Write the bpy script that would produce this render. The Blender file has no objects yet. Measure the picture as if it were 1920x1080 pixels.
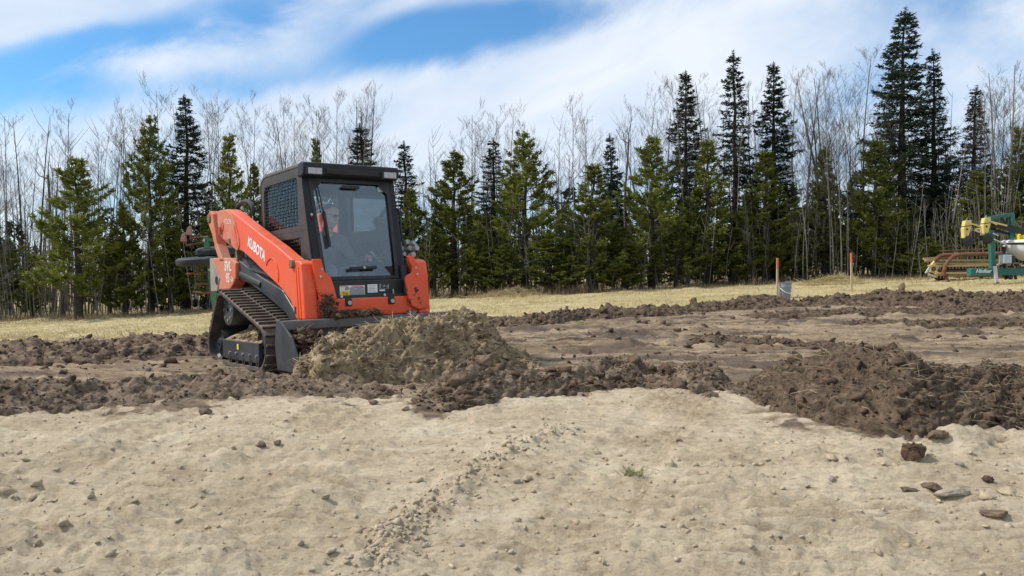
import bpy, bmesh, math, random
import numpy as np
from mathutils import Vector, Matrix, Euler

random.seed(7); RNG = np.random.default_rng(11)
C = bpy.context.scene.collection
SC = bpy.context.scene

# ---------------------------------------------------------------- camera
FPX, YH, CAMH = 1507.0, 500.0, 1.15
PIT = math.atan((540 - YH) / FPX)
cd = bpy.data.cameras.new('camera'); cam = bpy.data.objects.new('camera', cd); C.objects.link(cam)
cam.location = (0, 0, CAMH); cam.rotation_euler = (math.pi/2 - PIT, 0, 0)
cd.lens = 36.0 * FPX / 1920.0; cd.sensor_width = 36.0; cd.clip_start = 0.05; cd.clip_end = 1500
SC.camera = cam

# ---------------------------------------------------------------- light
SUN_EL, SUN_AZ = math.radians(47), math.radians(-88)     # azimuth from +Y clockwise: from the left, high
sun_dir = Vector((math.sin(SUN_AZ)*math.cos(SUN_EL), math.cos(SUN_AZ)*math.cos(SUN_EL), math.sin(SUN_EL)))
sl = bpy.data.lights.new('sun', 'SUN'); sl.energy = 3.0; sl.angle = math.radians(4); sl.color = (1.0, 0.955, 0.89)
so = bpy.data.objects.new('sun', sl); C.objects.link(so); so.location = (-12, 1, 14)
so.rotation_euler = (-sun_dir).to_track_quat('-Z', 'Y').to_euler()
SC.view_settings.view_transform = 'Standard'; SC.view_settings.look = 'None'
SC.view_settings.exposure = 0.47; SC.view_settings.gamma = 1.0; SC.view_settings.use_curve_mapping = False

def pix_ray(u, v):
    a = (u - 960) / FPX; b = -(v - 540) / FPX; c, s = math.cos(PIT), math.sin(PIT)
    return (a, c + s*b, -s + c*b)

def make_world():
    w = bpy.data.worlds.new('World'); SC.world = w; w.use_nodes = True
    nt = w.node_tree; N = nt.nodes; L = nt.links; N.clear()
    def val(x, sock):
        if isinstance(x, (int, float)): sock.default_value = x
        else: L.new(x, sock)
    def m(op, a, b=0.0, c=None, clamp=False):
        n = N.new('ShaderNodeMath'); n.operation = op; n.use_clamp = clamp
        val(a, n.inputs[0]); val(b, n.inputs[1])
        if c is not None: val(c, n.inputs[2])
        return n.outputs[0]
    out = N.new('ShaderNodeOutputWorld'); bg = N.new('ShaderNodeBackground'); L.new(bg.outputs[0], out.inputs[0])
    sky = N.new('ShaderNodeTexSky'); sky.sky_type = 'NISHITA'; sky.sun_disc = False
    sky.sun_elevation = SUN_EL; sky.sun_rotation = SUN_AZ; sky.air_density = 1.0; sky.dust_density = 0.6; sky.ozone_density = 1.6
    bg.inputs['Strength'].default_value = 0.088
    tc = N.new('ShaderNodeTexCoord'); sep = N.new('ShaderNodeSeparateXYZ'); L.new(tc.outputs['Generated'], sep.inputs[0])
    X, Y, Z = sep.outputs
    zz = m('ADD', m('MAXIMUM', Z, 0.0), 0.16)
    comb = N.new('ShaderNodeCombineXYZ'); L.new(m('DIVIDE', X, zz), comb.inputs[0]); L.new(m('DIVIDE', Y, zz), comb.inputs[1])
    def noise(scale, detail, rough, vec, dist=0.0, sc=(1, 1, 1), rot=0.0):
        mp = N.new('ShaderNodeMapping'); mp.inputs['Scale'].default_value = sc; mp.inputs['Rotation'].default_value = (0, 0, rot); L.new(vec, mp.inputs[0])
        n = N.new('ShaderNodeTexNoise'); n.inputs['Scale'].default_value = scale; n.inputs['Detail'].default_value = detail
        n.inputs['Roughness'].default_value = rough; n.inputs['Distortion'].default_value = dist; L.new(mp.outputs[0], n.inputs['Vector'])
        return n.outputs[0]
    def dnoise(scale, detail, rough, dist, stretch, tilt):          # noise over the direction itself, drawn out along a slant
        mp = N.new('ShaderNodeMapping'); mp.vector_type = 'TEXTURE'; mp.inputs['Rotation'].default_value = (0, tilt, 0); mp.inputs['Scale'].default_value = (stretch, 1.0, 1.0); L.new(tc.outputs['Generated'], mp.inputs[0])
        n = N.new('ShaderNodeTexNoise'); n.inputs['Scale'].default_value = scale; n.inputs['Detail'].default_value = detail; n.inputs['Roughness'].default_value = rough; n.inputs['Distortion'].default_value = dist
        L.new(mp.outputs[0], n.inputs['Vector']); return n.outputs[0]
    n1 = dnoise(3.4, 6, 0.5, 0.2, 1.9, -0.38)
    n2 = dnoise(9.0, 9, 0.56, 0.35, 2.1, -0.40)
    # direction angles, slightly warped so that cloud edges fray
    az = m('ARCTAN2', X, Y); el = m('ARCSINE', Z)
    azw = m('ADD', az, m('MULTIPLY', m('SUBTRACT', n2, 0.5), 0.20)); elw = m('ADD', el, m('MULTIPLY', m('SUBTRACT', n1, 0.5), 0.08))
    def gap(u, v, ru, rv, tilt, amt):
        a0 = math.atan((u - 45 - 960) / FPX); e0 = math.atan((YH - v) / FPX)
        da = m('SUBTRACT', azw, a0); de = m('SUBTRACT', elw, e0); c, s = math.cos(tilt), math.sin(tilt)
        p = m('DIVIDE', m('ADD', m('MULTIPLY', da, c), m('MULTIPLY', de, s)), ru / FPX)
        q = m('DIVIDE', m('SUBTRACT', m('MULTIPLY', de, c), m('MULTIPLY', da, s)), rv / FPX)
        r2 = m('ADD', m('MULTIPLY', p, p), m('MULTIPLY', q, q))
        return m('MULTIPLY', m('POWER', 2.718, m('MULTIPLY', r2, -1.0)), amt)
    cover = m('ADD', m('MULTIPLY', m('SUBTRACT', n1, 0.5), 1.5), m('MULTIPLY', m('SUBTRACT', n2, 0.5), 1.25))
    cover = m('ADD', cover, 0.86)
    for g in [(190, 150, 260, 38, 0.42, 0.85), (60, 235, 280, 60, 0.10, 0.60), (830, 85, 190, 50, 0.16, 1.15), (1080, 30, 170, 44, 0.05, 0.60),
              (430, 190, 210, 30, 0.12, 0.40), (520, 40, 160, 60, 0.5, 0.36), (1830, 70, 230, 110, 0.2, 0.30), (700, 25, 120, 26, 0.5, 0.20)]:
        cover = m('SUBTRACT', cover, gap(*g))
    for g in [(110, 60, 190, 60, 0.4, 0.35), (560, 215, 420, 60, 0.0, 0.40), (1200, 190, 500, 110, 0.1, 0.45), (620, 95, 200, 40, 0.25, 0.25)]:
        cover = m('ADD', cover, gap(*g))
    mr = N.new('ShaderNodeMapRange'); mr.interpolation_type = 'SMOOTHERSTEP'; L.new(cover, mr.inputs[0])
    mr.inputs[1].default_value = 0.02; mr.inputs[2].default_value = 1.12; mr.inputs[3].default_value = 0.03; mr.inputs[4].default_value = 0.93
    tint = N.new('ShaderNodeMixRGB'); tint.blend_type = 'MULTIPLY'; tint.inputs[0].default_value = 1.0
    L.new(sky.outputs[0], tint.inputs[1]); tint.inputs[2].default_value = (0.50, 0.98, 1.30, 1)
    cc = N.new('ShaderNodeMixRGB'); L.new(m('MULTIPLY_ADD', m('SUBTRACT', n2, 0.5), 2.2, 0.55, True), cc.inputs[0])
    cc.inputs[1].default_value = (5.0, 6.1, 7.7, 1); cc.inputs[2].default_value = (7.6, 8.0, 8.6, 1)
    mix = N.new('ShaderNodeMixRGB'); L.new(mr.outputs[0], mix.inputs[0]); L.new(tint.outputs[0], mix.inputs[1]); L.new(cc.outputs[0], mix.inputs[2])
    L.new(mix.outputs[0], bg.inputs['Color'])
make_world()

# ---------------------------------------------------------------- noise
def _h(ix, iy, iz, s):
    h = (ix*374761393 + iy*668265263 + iz*2147483647 + s*974711 + 1013904223) & 0xffffffff
    h = ((h ^ (h >> 13)) * 1274126177) & 0xffffffff
    h = ((h ^ (h >> 15)) * 2246822519) & 0xffffffff
    return ((h ^ (h >> 16)) & 0xffff) / 65535.0
def noise2(x, y, s=0):
    x = np.asarray(x, float); y = np.asarray(y, float)
    ix = np.floor(x).astype(np.int64); iy = np.floor(y).astype(np.int64); fx = x-ix; fy = y-iy
    fx = fx*fx*(3-2*fx); fy = fy*fy*(3-2*fy)
    a = _h(ix, iy, 0, s); b = _h(ix+1, iy, 0, s); c = _h(ix, iy+1, 0, s); d = _h(ix+1, iy+1, 0, s)
    return (a*(1-fx)+b*fx)*(1-fy) + (c*(1-fx)+d*fx)*fy - 0.5
def fbm2(x, y, octv=4, s=0, g=0.5):
    t = 0; a = 1.0
    for i in range(octv):
        t = t + a*noise2(x*2**i + 17.3*i, y*2**i - 9.1*i, s+i); a *= g
    return t
def worley2(x, y, s=0):
    x = np.asarray(x, float); y = np.asarray(y, float)
    ix = np.floor(x).astype(np.int64); iy = np.floor(y).astype(np.int64)
    best = np.full(x.shape, 9.0); cid = np.zeros(x.shape)
    for dx in (-1, 0, 1):
        for dy in (-1, 0, 1):
            jx, jy = ix+dx, iy+dy
            px = jx+_h(jx, jy, 1, s); py = jy+_h(jx, jy, 2, s)
            d = (px-x)**2+(py-y)**2; k = d < best
            best = np.where(k, d, best); cid = np.where(k, _h(jx, jy, 3, s), cid)
    return np.sqrt(best), cid
def sstep(a, b, x):
    t = np.clip((np.asarray(x, float)-a)/(b-a), 0, 1); return t*t*(3-2*t)

# ---------------------------------------------------------------- terrain (large form)
def zg(x, y):
    x = np.asarray(x, float); y = np.asarray(y, float)
    z = 0.12*sstep(2.5, 6.5, y) + 0.042*np.clip(x, -60, 60)*sstep(8, 19, y) + 0.005*np.clip(y-10, 0, 60)
    z = z - 0.065*np.exp(-(((x+2.35)/1.7)**2 + ((y-8.9)/1.5)**2))
    return z
def G(u, v):
    r = pix_ray(u, v); t = 1.5
    lo = t
    while t < 200:
        if CAMH + r[2]*t - float(zg(r[0]*t, r[1]*t)) < 0: break
        lo = t; t *= 1.01
    hi = t
    for _ in range(30):
        t = 0.5*(lo+hi)
        if CAMH + r[2]*t - float(zg(r[0]*t, r[1]*t)) < 0: hi = t
        else: lo = t
    return Vector((r[0]*t, r[1]*t, float(zg(r[0]*t, r[1]*t))))
def top_z(v, P):                                        # height at which a pixel row passes over the ground point P
    r = pix_ray(960, v); return CAMH + r[2]/r[1]*P[1]
def to_px(x, y, z):
    c, s = math.cos(PIT), math.sin(PIT); zz = z-CAMH
    d = np.maximum(c*y - s*zz, 0.05); h = s*y + c*zz
    return 960 + FPX*x/d, 540 - FPX*h/d

# ---------------------------------------------------------------- materials
MATS = {}
def new_mat(name):
    m = bpy.data.materials.new(name); m.use_nodes = True; nt = m.node_tree
    b = nt.nodes['Principled BSDF']; return m, nt, b
def mat(name, c1, c2=None, scale=8.0, rough=0.7, metal=0.0, bump=0.0, bscale=None, dust=0.0, dcol=(0.34, 0.27, 0.19), dscale=5.0, rand=0.0, spec=0.4, up=0.0, spat=0.0, trans=False):
    """two-tone noise colour, optional dust in patches and on upward faces, optional per-object variation"""
    if name in MATS: return MATS[name]
    m, nt, b = new_mat(name); N, L = nt.nodes, nt.links
    tc = N.new('ShaderNodeTexCoord')
    n = N.new('ShaderNodeTexNoise'); n.inputs['Scale'].default_value = scale; n.inputs['Detail'].default_value = 6; n.inputs['Roughness'].default_value = 0.65
    L.new(tc.outputs['Object'], n.inputs['Vector'])
    r = N.new('ShaderNodeValToRGB'); r.color_ramp.elements[0].position = 0.33; r.color_ramp.elements[1].position = 0.68
    r.color_ramp.elements[0].color = (*c1, 1); r.color_ramp.elements[1].color = (*(c2 or c1), 1)
    L.new(n.outputs[0], r.inputs[0]); col = r.outputs[0]
    if rand > 0:
        oi = N.new('ShaderNodeObjectInfo'); hs = N.new('ShaderNodeHueSaturation')
        mr = N.new('ShaderNodeMapRange'); mr.inputs[3].default_value = 1-rand; mr.inputs[4].default_value = 1+rand; L.new(oi.outputs['Random'], mr.inputs[0])
        L.new(mr.outputs[0], hs.inputs['Value']); L.new(col, hs.inputs['Color']); col = hs.outputs[0]
    if dust > 0 or up > 0:
        d = N.new('ShaderNodeTexNoise'); d.inputs['Scale'].default_value = dscale; d.inputs['Detail'].default_value = 8; d.inputs['Roughness'].default_value = 0.7
        L.new(tc.outputs['Object'], d.inputs['Vector'])
        mr = N.new('ShaderNodeMapRange'); mr.inputs[1].default_value = 0.36; mr.inputs[2].default_value = 0.74; mr.inputs[4].default_value = dust; L.new(d.outputs[0], mr.inputs[0])
        f = mr.outputs[0]
        if up > 0:
            g = N.new('ShaderNodeNewGeometry'); sp = N.new('ShaderNodeSeparateXYZ'); L.new(g.outputs['Normal'], sp.inputs[0])
            u = N.new('ShaderNodeMapRange'); u.inputs[1].default_value = 0.25; u.inputs[2].default_value = 0.95; u.inputs[4].default_value = up; L.new(sp.outputs[2], u.inputs[0])
            a = N.new('ShaderNodeMath'); a.operation = 'MULTIPLY_ADD'; L.new(u.outputs[0], a.inputs[0]); L.new(d.outputs[0], a.inputs[1]); L.new(f, a.inputs[2]); a.use_clamp = True; f = a.outputs[0]
        mx = N.new('ShaderNodeMixRGB'); L.new(f, mx.inputs[0]); L.new(col, mx.inputs[1]); mx.inputs[2].default_value = (*dcol, 1); col = mx.outputs[0]
        rr = N.new('ShaderNodeMapRange'); rr.inputs[3].default_value = rough; rr.inputs[4].default_value = 0.95; L.new(f, rr.inputs[0]); L.new(rr.outputs[0], b.inputs['Roughness'])
    if spat > 0:                                         # small thrown specks and smears of mud
        sn = N.new('ShaderNodeTexNoise'); sn.inputs['Scale'].default_value = 34; sn.inputs['Detail'].default_value = 5; sn.inputs['Roughness'].default_value = 0.6; L.new(tc.outputs['Object'], sn.inputs['Vector'])
        sr = N.new('ShaderNodeMapRange'); sr.inputs[1].default_value = 0.64; sr.inputs[2].default_value = 0.70; sr.inputs[4].default_value = spat; L.new(sn.outputs[0], sr.inputs[0])
        sx = N.new('ShaderNodeMixRGB'); L.new(sr.outputs[0], sx.inputs[0]); L.new(col, sx.inputs[1]); sx.inputs[2].default_value = (0.16, 0.11, 0.075, 1); col = sx.outputs[0]
    L.new(col, b.inputs['Base Color'])
    if not (dust > 0 or up > 0): b.inputs['Roughness'].default_value = rough
    b.inputs['Metallic'].default_value = metal; b.inputs['Specular IOR Level'].default_value = spec
    if bump > 0:
        bn = N.new('ShaderNodeTexNoise'); bn.inputs['Scale'].default_value = bscale or scale*3; bn.inputs['Detail'].default_value = 7; bn.inputs['Roughness'].default_value = 0.7
        L.new(tc.outputs['Object'], bn.inputs['Vector'])
        bp = N.new('ShaderNodeBump'); bp.inputs['Strength'].default_value = 1.0; bp.inputs['Distance'].default_value = bump
        L.new(bn.outputs[0], bp.inputs['Height']); L.new(bp.outputs[0], b.inputs['Normal'])
    if trans:                                            # thin leaf: some light comes through
        tr = N.new('ShaderNodeBsdfTranslucent'); L.new(col, tr.inputs[0]); ms = N.new('ShaderNodeMixShader'); ms.inputs[0].default_value = 0.3
        out = N['Material Output']; L.new(b.outputs[0], ms.inputs[1]); L.new(tr.outputs[0], ms.inputs[2]); L.new(ms.outputs[0], out.inputs[0])
    MATS[name] = m; return m

def ground_material():
    m, nt, b = new_mat('ground_soils'); N, L = nt.nodes, nt.links
    at = N.new('ShaderNodeAttribute'); at.attribute_name = 'zone'; sp = N.new('ShaderNodeSeparateXYZ'); L.new(at.outputs['Vector'], sp.inputs[0])
    tc = N.new('ShaderNodeTexCoord')
    def noise(scale, detail=6, rough=0.6, sc=(1, 1, 1), rot=0):
        mp = N.new('ShaderNodeMapping'); mp.inputs['Scale'].default_value = sc; mp.inputs['Rotation'].default_value = (0, 0, rot); L.new(tc.outputs['Object'], mp.inputs[0])
        n = N.new('ShaderNodeTexNoise'); n.inputs['Scale'].default_value = scale; n.inputs['Detail'].default_value = detail; n.inputs['Roughness'].default_value = rough
        L.new(mp.outputs[0], n.inputs['Vector']); return n.outputs[0]
    def ramp(f, cols):
        r = N.new('ShaderNodeValToRGB'); e = r.color_ramp.elements
        e[0].position, e[0].color = cols[0][0], (*cols[0][1], 1); e[1].position, e[1].color = cols[-1][0], (*cols[-1][1], 1)
        for p, c in cols[1:-1]: k = e.new(p); k.color = (*c, 1)
        L.new(f, r.inputs[0]); return r.outputs[0]
    def mix(f, a, c, mode='MIX'):
        x = N.new('ShaderNodeMixRGB'); x.blend_type = mode
        if isinstance(f, float): x.inputs[0].default_value = f
        else: L.new(f, x.inputs[0])
        L.new(a, x.inputs[1]); L.new(c, x.inputs[2]); return x.outputs[0]
    sand = ramp(noise(1.3, 9, 0.68), [(0.24, (0.325, 0.250, 0.160)), (0.40, (0.440, 0.354, 0.240)), (0.56, (0.525, 0.436, 0.308)), (0.74, (0.61, 0.53, 0.395))])
    fine = mix(1.0, ramp(noise(30, 6, 0.8, (0.6, 1, 1)), [(0.33, (0.62, 0.58, 0.54)), (0.47, (0.97, 0.965, 0.96)), (0.72, (1.14, 1.13, 1.12))]), ramp(noise(7.5, 6, 0.7, (0.45, 1.3, 1), 0.15), [(0.34, (0.80, 0.77, 0.74)), (0.5, (1.0, 1.0, 1.0)), (0.72, (1.10, 1.10, 1.09))]), 'MULTIPLY')
    sand = mix(1.0, sand, fine, 'MULTIPLY')
    soil = ramp(noise(2.2, 9, 0.72, (0.35, 1.5, 1), -0.06), [(0.28, (0.085, 0.056, 0.037)), (0.40, (0.195, 0.142, 0.092)), (0.54, (0.310, 0.238, 0.158)), (0.74, (0.43, 0.345, 0.245))])
    soil = mix(1.0, soil, fine, 'MULTIPLY')
    streak = ramp(noise(9.0, 8, 0.78, (0.055, 0.75, 1), -0.05), [(0.38, (0.34, 0.30, 0.27)), (0.47, (0.92, 0.91, 0.90)), (0.7, (1.30, 1.27, 1.20))]); soil = mix(1.0, soil, streak, 'MULTIPLY')
    grass = ramp(noise(0.9, 9, 0.7, (0.5, 1.4, 1)), [(0.30, (0.24, 0.20, 0.085)), (0.46, (0.41, 0.335, 0.165)), (0.64, (0.53, 0.44, 0.25)), (0.8, (0.60, 0.51, 0.33))])
    gfine = ramp(noise(16, 6, 0.75), [(0.32, (0.62, 0.60, 0.55)), (0.6, (1.05, 1.05, 1.05))]); grass = mix(1.0, grass, gfine, 'MULTIPLY')
    col = mix(sp.outputs[0], soil, sand); col = mix(sp.outputs[1], col, grass)
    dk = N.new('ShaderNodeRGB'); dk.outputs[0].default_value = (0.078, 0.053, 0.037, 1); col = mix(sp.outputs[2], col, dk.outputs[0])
    L.new(col, b.inputs['Base Color']); b.inputs['Specular IOR Level'].default_value = 0.25
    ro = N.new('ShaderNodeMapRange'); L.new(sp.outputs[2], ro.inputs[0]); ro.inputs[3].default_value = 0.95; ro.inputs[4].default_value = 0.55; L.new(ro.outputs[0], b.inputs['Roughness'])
    bp = N.new('ShaderNodeBump'); bp.inputs['Distance'].default_value = 0.018; L.new(noise(26, 9, 0.78), bp.inputs['Height'])
    bp2 = N.new('ShaderNodeBump'); bp2.inputs['Distance'].default_value = 0.004; L.new(noise(130, 4, 0.7), bp2.inputs['Height']); L.new(bp.outputs[0], bp2.inputs['Normal'])
    L.new(bp2.outputs[0], b.inputs['Normal'])
    return m

def glass_mat(name, tint, refl):
    if name in MATS: return MATS[name]
    m, nt, b = new_mat(name); N, L = nt.nodes, nt.links
    t = N.new('ShaderNodeBsdfTransparent'); t.inputs[0].default_value = (*tint, 1)
    g = N.new('ShaderNodeBsdfGlossy'); g.inputs['Roughness'].default_value = 0.04; g.inputs[0].default_value = (0.78, 0.92, 1, 1)
    d = N.new('ShaderNodeBsdfDiffuse'); d.inputs[0].default_value = (0.30, 0.33, 0.35, 1)
    fr = N.new('ShaderNodeFresnel'); fr.inputs[0].default_value = 1.5
    mr = N.new('ShaderNodeMapRange'); mr.inputs[1].default_value = 0.0; mr.inputs[2].default_value = 1.0; mr.inputs[3].default_value = refl; mr.inputs[4].default_value = 1.0; L.new(fr.outputs[0], mr.inputs[0])
    m1 = N.new('ShaderNodeMixShader'); m1.inputs[0].default_value = 0.014; L.new(t.outputs[0], m1.inputs[1]); L.new(d.outputs[0], m1.inputs[2])   # a film of dust
    m2 = N.new('ShaderNodeMixShader'); L.new(mr.outputs[0], m2.inputs[0]); L.new(m1.outputs[0], m2.inputs[1]); L.new(g.outputs[0], m2.inputs[2])
    L.new(m2.outputs[0], N['Material Output'].inputs[0]); MATS[name] = m; return m

# ---------------------------------------------------------------- mesh helpers
def mesh_np(name, V, F, mats=None, smooth=False):
    """V (n,3) array, F (m,k) array of equal-sized faces"""
    me = bpy.data.meshes.new(name); V = np.asarray(V, np.float32); F = np.asarray(F, np.int32); k = F.shape[1]
    me.vertices.add(len(V)); me.vertices.foreach_set('co', V.ravel())
    me.loops.add(F.size); me.loops.foreach_set('vertex_index', F.ravel())
    me.polygons.add(len(F)); me.polygons.foreach_set('loop_start', np.arange(0, F.size, k, dtype=np.int32))
    me.polygons.foreach_set('loop_total', np.full(len(F), k, np.int32))
    if smooth: me.polygons.foreach_set('use_smooth', np.ones(len(F), bool))
    me.update(calc_edges=True)
    if mats is not None: me.materials.append(mats)
    return me
def link(name, me, parent=None, **props):
    o = bpy.data.objects.new(name, me); C.objects.link(o)
    if parent is not None: o.parent = parent
    for k, v in props.items(): o[k] = v
    return o
def thing(name, label, category, loc=(0, 0, 0), rz=0.0, group=None, scale=None):
    o = bpy.data.objects.new(name, None); C.objects.link(o); o.location = loc; o.rotation_euler = (0, 0, rz); o.empty_display_size = 0.2
    if scale: o.scale = scale
    tag(o, label, category, group); return o
def tag(o, label, category, group=None):
    o['label'] = label; o['category'] = category
    if group: o['group'] = group
    return o
def grid_faces(nr, nc, closed=False):
    i = np.arange(nr-1)[:, None]; j = np.arange(nc if closed else nc-1)[None, :]; j2 = (j+1) % nc
    return np.stack([i*nc+j, i*nc+j2, (i+1)*nc+j2, (i+1)*nc+j], -1).reshape(-1, 4)

class MB:
    def __init__(s): s.v = []; s.f = []
    def add(s, vs, fs):
        n = len(s.v); s.v += [tuple(p) for p in vs]; s.f += [[n+i for i in f] for f in fs]; return s
    def box(s, lo, hi, M=None):
        x0, y0, z0 = lo; x1, y1, z1 = hi
        vs = [Vector(p) for p in ((x0, y0, z0), (x1, y0, z0), (x1, y1, z0), (x0, y1, z0), (x0, y0, z1), (x1, y0, z1), (x1, y1, z1), (x0, y1, z1))]
        if M is not None: vs = [M @ p for p in vs]
        return s.add(vs, [(3, 2, 1, 0), (4, 5, 6, 7), (0, 1, 5, 4), (1, 2, 6, 5), (2, 3, 7, 6), (3, 0, 4, 7)])
    def bar(s, p, q, w, h=None, up=(0, 0, 1)):
        p, q = Vector(p), Vector(q); d = (q-p); l = d.length; d.normalize(); u = Vector(up)
        if abs(d.dot(u)) > 0.97: u = Vector((0, 1, 0))
        a = d.cross(u).normalized(); b = a.cross(d); h = h or w
        M = Matrix((( d.x, a.x, b.x, p.x), (d.y, a.y, b.y, p.y), (d.z, a.z, b.z, p.z), (0, 0, 0, 1)))
        return s.box((0, -w/2, -h/2), (l, w/2, h/2), M)
    def tube(s, pts, rad, n=8, caps=True):
        pts = [Vector(p) for p in pts]; m = len(pts); rad = rad if hasattr(rad, '__len__') else [rad]*m
        vs = []; ref = None
        for i, p in enumerate(pts):
            d = (pts[min(i+1, m-1)] - pts[max(i-1, 0)]).normalized()
            if ref is None: ref = Vector((0, 0, 1)) if abs(d.z) < 0.9 else Vector((1, 0, 0))
            a = d.cross(ref).normalized(); b = a.cross(d).normalized(); ref = b
            vs += [p + rad[i]*(math.cos(2*math.pi*k/n)*a + math.sin(2*math.pi*k/n)*b) for k in range(n)]
        fs = [(i*n+k, i*n+(k+1) % n, (i+1)*n+(k+1) % n, (i+1)*n+k) for i in range(m-1) for k in range(n)]
        if caps: fs += [tuple(range(n-1, -1, -1)), tuple((m-1)*n+k for k in range(n))]
        return s.add(vs, fs)
    def cyl(s, p, q, r, n=20, r2=None): return s.tube([p, q], [r, r if r2 is None else r2], n)
    def prism(s, poly, y0, y1):                          # polygon in XZ, pushed along Y
        n = len(poly); A = sum(poly[i][0]*poly[(i+1) % n][1]-poly[(i+1) % n][0]*poly[i][1] for i in range(n))
        if A < 0: poly = poly[::-1]
        vs = [(x, y0, z) for x, z in poly] + [(x, y1, z) for x, z in poly]
        fs = [tuple(range(n)), tuple(range(2*n-1, n-1, -1))] + [((i+1) % n, i, n+i, n+(i+1) % n) for i in range(n)]
        return s.add(vs, fs)
    def ring(s, outer, inner, y0, y1):                   # frame between two loops of the same length, in XZ
        n = len(outer); vs = [(x, y0, z) for x, z in outer]+[(x, y0, z) for x, z in inner]+[(x, y1, z) for x, z in outer]+[(x, y1, z) for x, z in inner]
        fs = []
        for i in range(n):
            j = (i+1) % n
            fs += [(i, j, n+j, n+i), (2*n+j, 2*n+i, 3*n+i, 3*n+j), (j, i, 2*n+i, 2*n+j), (n+i, n+j, 3*n+j, 3*n+i)]
        return s.add(vs, fs)
    def lathe(s, prof, c=(0, 0, 0), axis='Z', n=24):
        vs = []
        for r, h in prof:
            for k in range(n):
                a = 2*math.pi*k/n; x, y = r*math.cos(a), r*math.sin(a)
                p = (x, y, h) if axis == 'Z' else ((x, h, y) if axis == 'Y' else (h, x, y))
                vs.append((p[0]+c[0], p[1]+c[1], p[2]+c[2]))
        m = len(prof); fs = [(i*n+k, i*n+(k+1) % n, (i+1)*n+(k+1) % n, (i+1)*n+k) for i in range(m-1) for k in range(n)]
        return s.add(vs, fs)
    def mesh(s, name, mt, smooth=False, bevel=0.0, seg=2):
        me = bpy.data.meshes.new(name); me.from_pydata([tuple(v) for v in s.v], [], s.f); me.update()
        bm = bmesh.new(); bm.from_mesh(me); bmesh.ops.recalc_face_normals(bm, faces=bm.faces)
        if bevel > 0:
            ed = [e for e in bm.edges if len(e.link_faces) == 2 and e.calc_face_angle(0) > 0.5]
            bmesh.ops.bevel(bm, geom=ed, offset=bevel, segments=seg, affect='EDGES', profile=0.5, clamp_overlap=True)
        bm.to_mesh(me); bm.free()
        if smooth:
            for p in me.polygons: p.use_smooth = True
            me.set_sharp_from_angle(angle=math.radians(38))
        me.materials.append(mt); return me
    def build(s, name, mt, parent=None, smooth=False, bevel=0.0, seg=2, **props):
        return link(name, s.mesh(name, mt, smooth, bevel, seg), parent, **props)
def rrect(x0, x1, z0, z1, r, k=6, rr=None):
    pts = []; rs = rr or (r, r, r, r)
    for (cx, cz, a0), q in zip(((x1, z1, 0), (x0, z1, 90), (x0, z0, 180), (x1, z0, 270)), rs):
        sx = -1 if cx == x1 else 1; sz = -1 if cz == z1 else 1
        for i in range(k+1):
            a = math.radians(a0 + 90*i/k); pts.append((cx+sx*q+q*math.cos(a), cz+sz*q+q*math.sin(a)))
    return pts
def text_part(name, body, size, mt, parent, M, thick=0.002, offset=0.0, shear=0.0, sx=1.0):
    cu = bpy.data.curves.new(name, 'FONT'); cu.body = body; cu.size = size; cu.extrude = thick; cu.offset = offset; cu.shear = shear
    cu.align_x = 'CENTER'; cu.align_y = 'CENTER'
    o = bpy.data.objects.new(name+'_curve', cu); C.objects.link(o)
    dg = bpy.context.evaluated_depsgraph_get(); me = bpy.data.meshes.new_from_object(o.evaluated_get(dg))
    bpy.data.objects.remove(o); me.transform(M @ Matrix.Diagonal((sx, 1, 1, 1))); me.materials.clear(); me.materials.append(mt)
    return link(name, me, parent)
def basis(o, ex, ey):
    ex = Vector(ex).normalized(); ey = Vector(ey).normalized(); ez = ex.cross(ey).normalized(); ey = ez.cross(ex)
    return Matrix(((ex.x, ey.x, ez.x, o[0]), (ex.y, ey.y, ez.y, o[1]), (ex.z, ey.z, ez.z, o[2]), (0, 0, 0, 1)))

# ================================================================ GROUND
SAND_EDGE = np.array([(-400, 800), (0, 790), (150, 775), (300, 765), (450, 745), (740, 747), (780, 770), (900, 765), (1050, 735), (1200, 727), (1380, 745), (1450, 772), (1560, 797), (1700, 836), (1820, 815), (1920, 806), (2400, 800)], float)
GRASS_EDGE = np.array([(-400, 640), (0, 640), (392, 634), (600, 625), (810, 606), (900, 600), (1100, 592), (1250, 583), (1400, 570), (1600, 562), (1920, 558), (2400, 556)], float)
def seg_dist(x, y, pts):
    best = np.full(x.shape, 1e9); side = np.zeros(x.shape)
    for (ax, ay), (bx, by) in zip(pts[:-1], pts[1:]):
        dx, dy = bx-ax, by-ay; t = np.clip(((x-ax)*dx+(y-ay)*dy)/(dx*dx+dy*dy), 0, 1)
        d = np.hypot(x-ax-t*dx, y-ay-t*dy); k = d < best; best = np.where(k, d, best)
        side = np.where(k, np.sign((x-ax)*dy-(y-ay)*dx), side)
    return best, side
def ground_zones(x, y):
    z = zg(x, y); u, v = to_px(x, y, z)
    wob = fbm2(x*2.2, y*2.2, 4, 31)
    dpx = FPX*CAMH/np.maximum(y, 1.0)**2                   # pixels per metre of depth
    ve = np.interp(u, SAND_EDGE[:, 0], SAND_EDGE[:, 1]); sand = sstep(-0.16, 0.16, (v-ve)/dpx + 0.45*wob + 0.5*fbm2(x*9, y*9, 4, 32))
    sand = np.where(y < 2.5, 1.0, sand)
    vg = np.interp(u, GRASS_EDGE[:, 0], GRASS_EDGE[:, 1]); grass = sstep(-0.35, 0.35, (vg-v)/dpx + 0.9*wob) * (y > 6)
    return sand, grass
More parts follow.
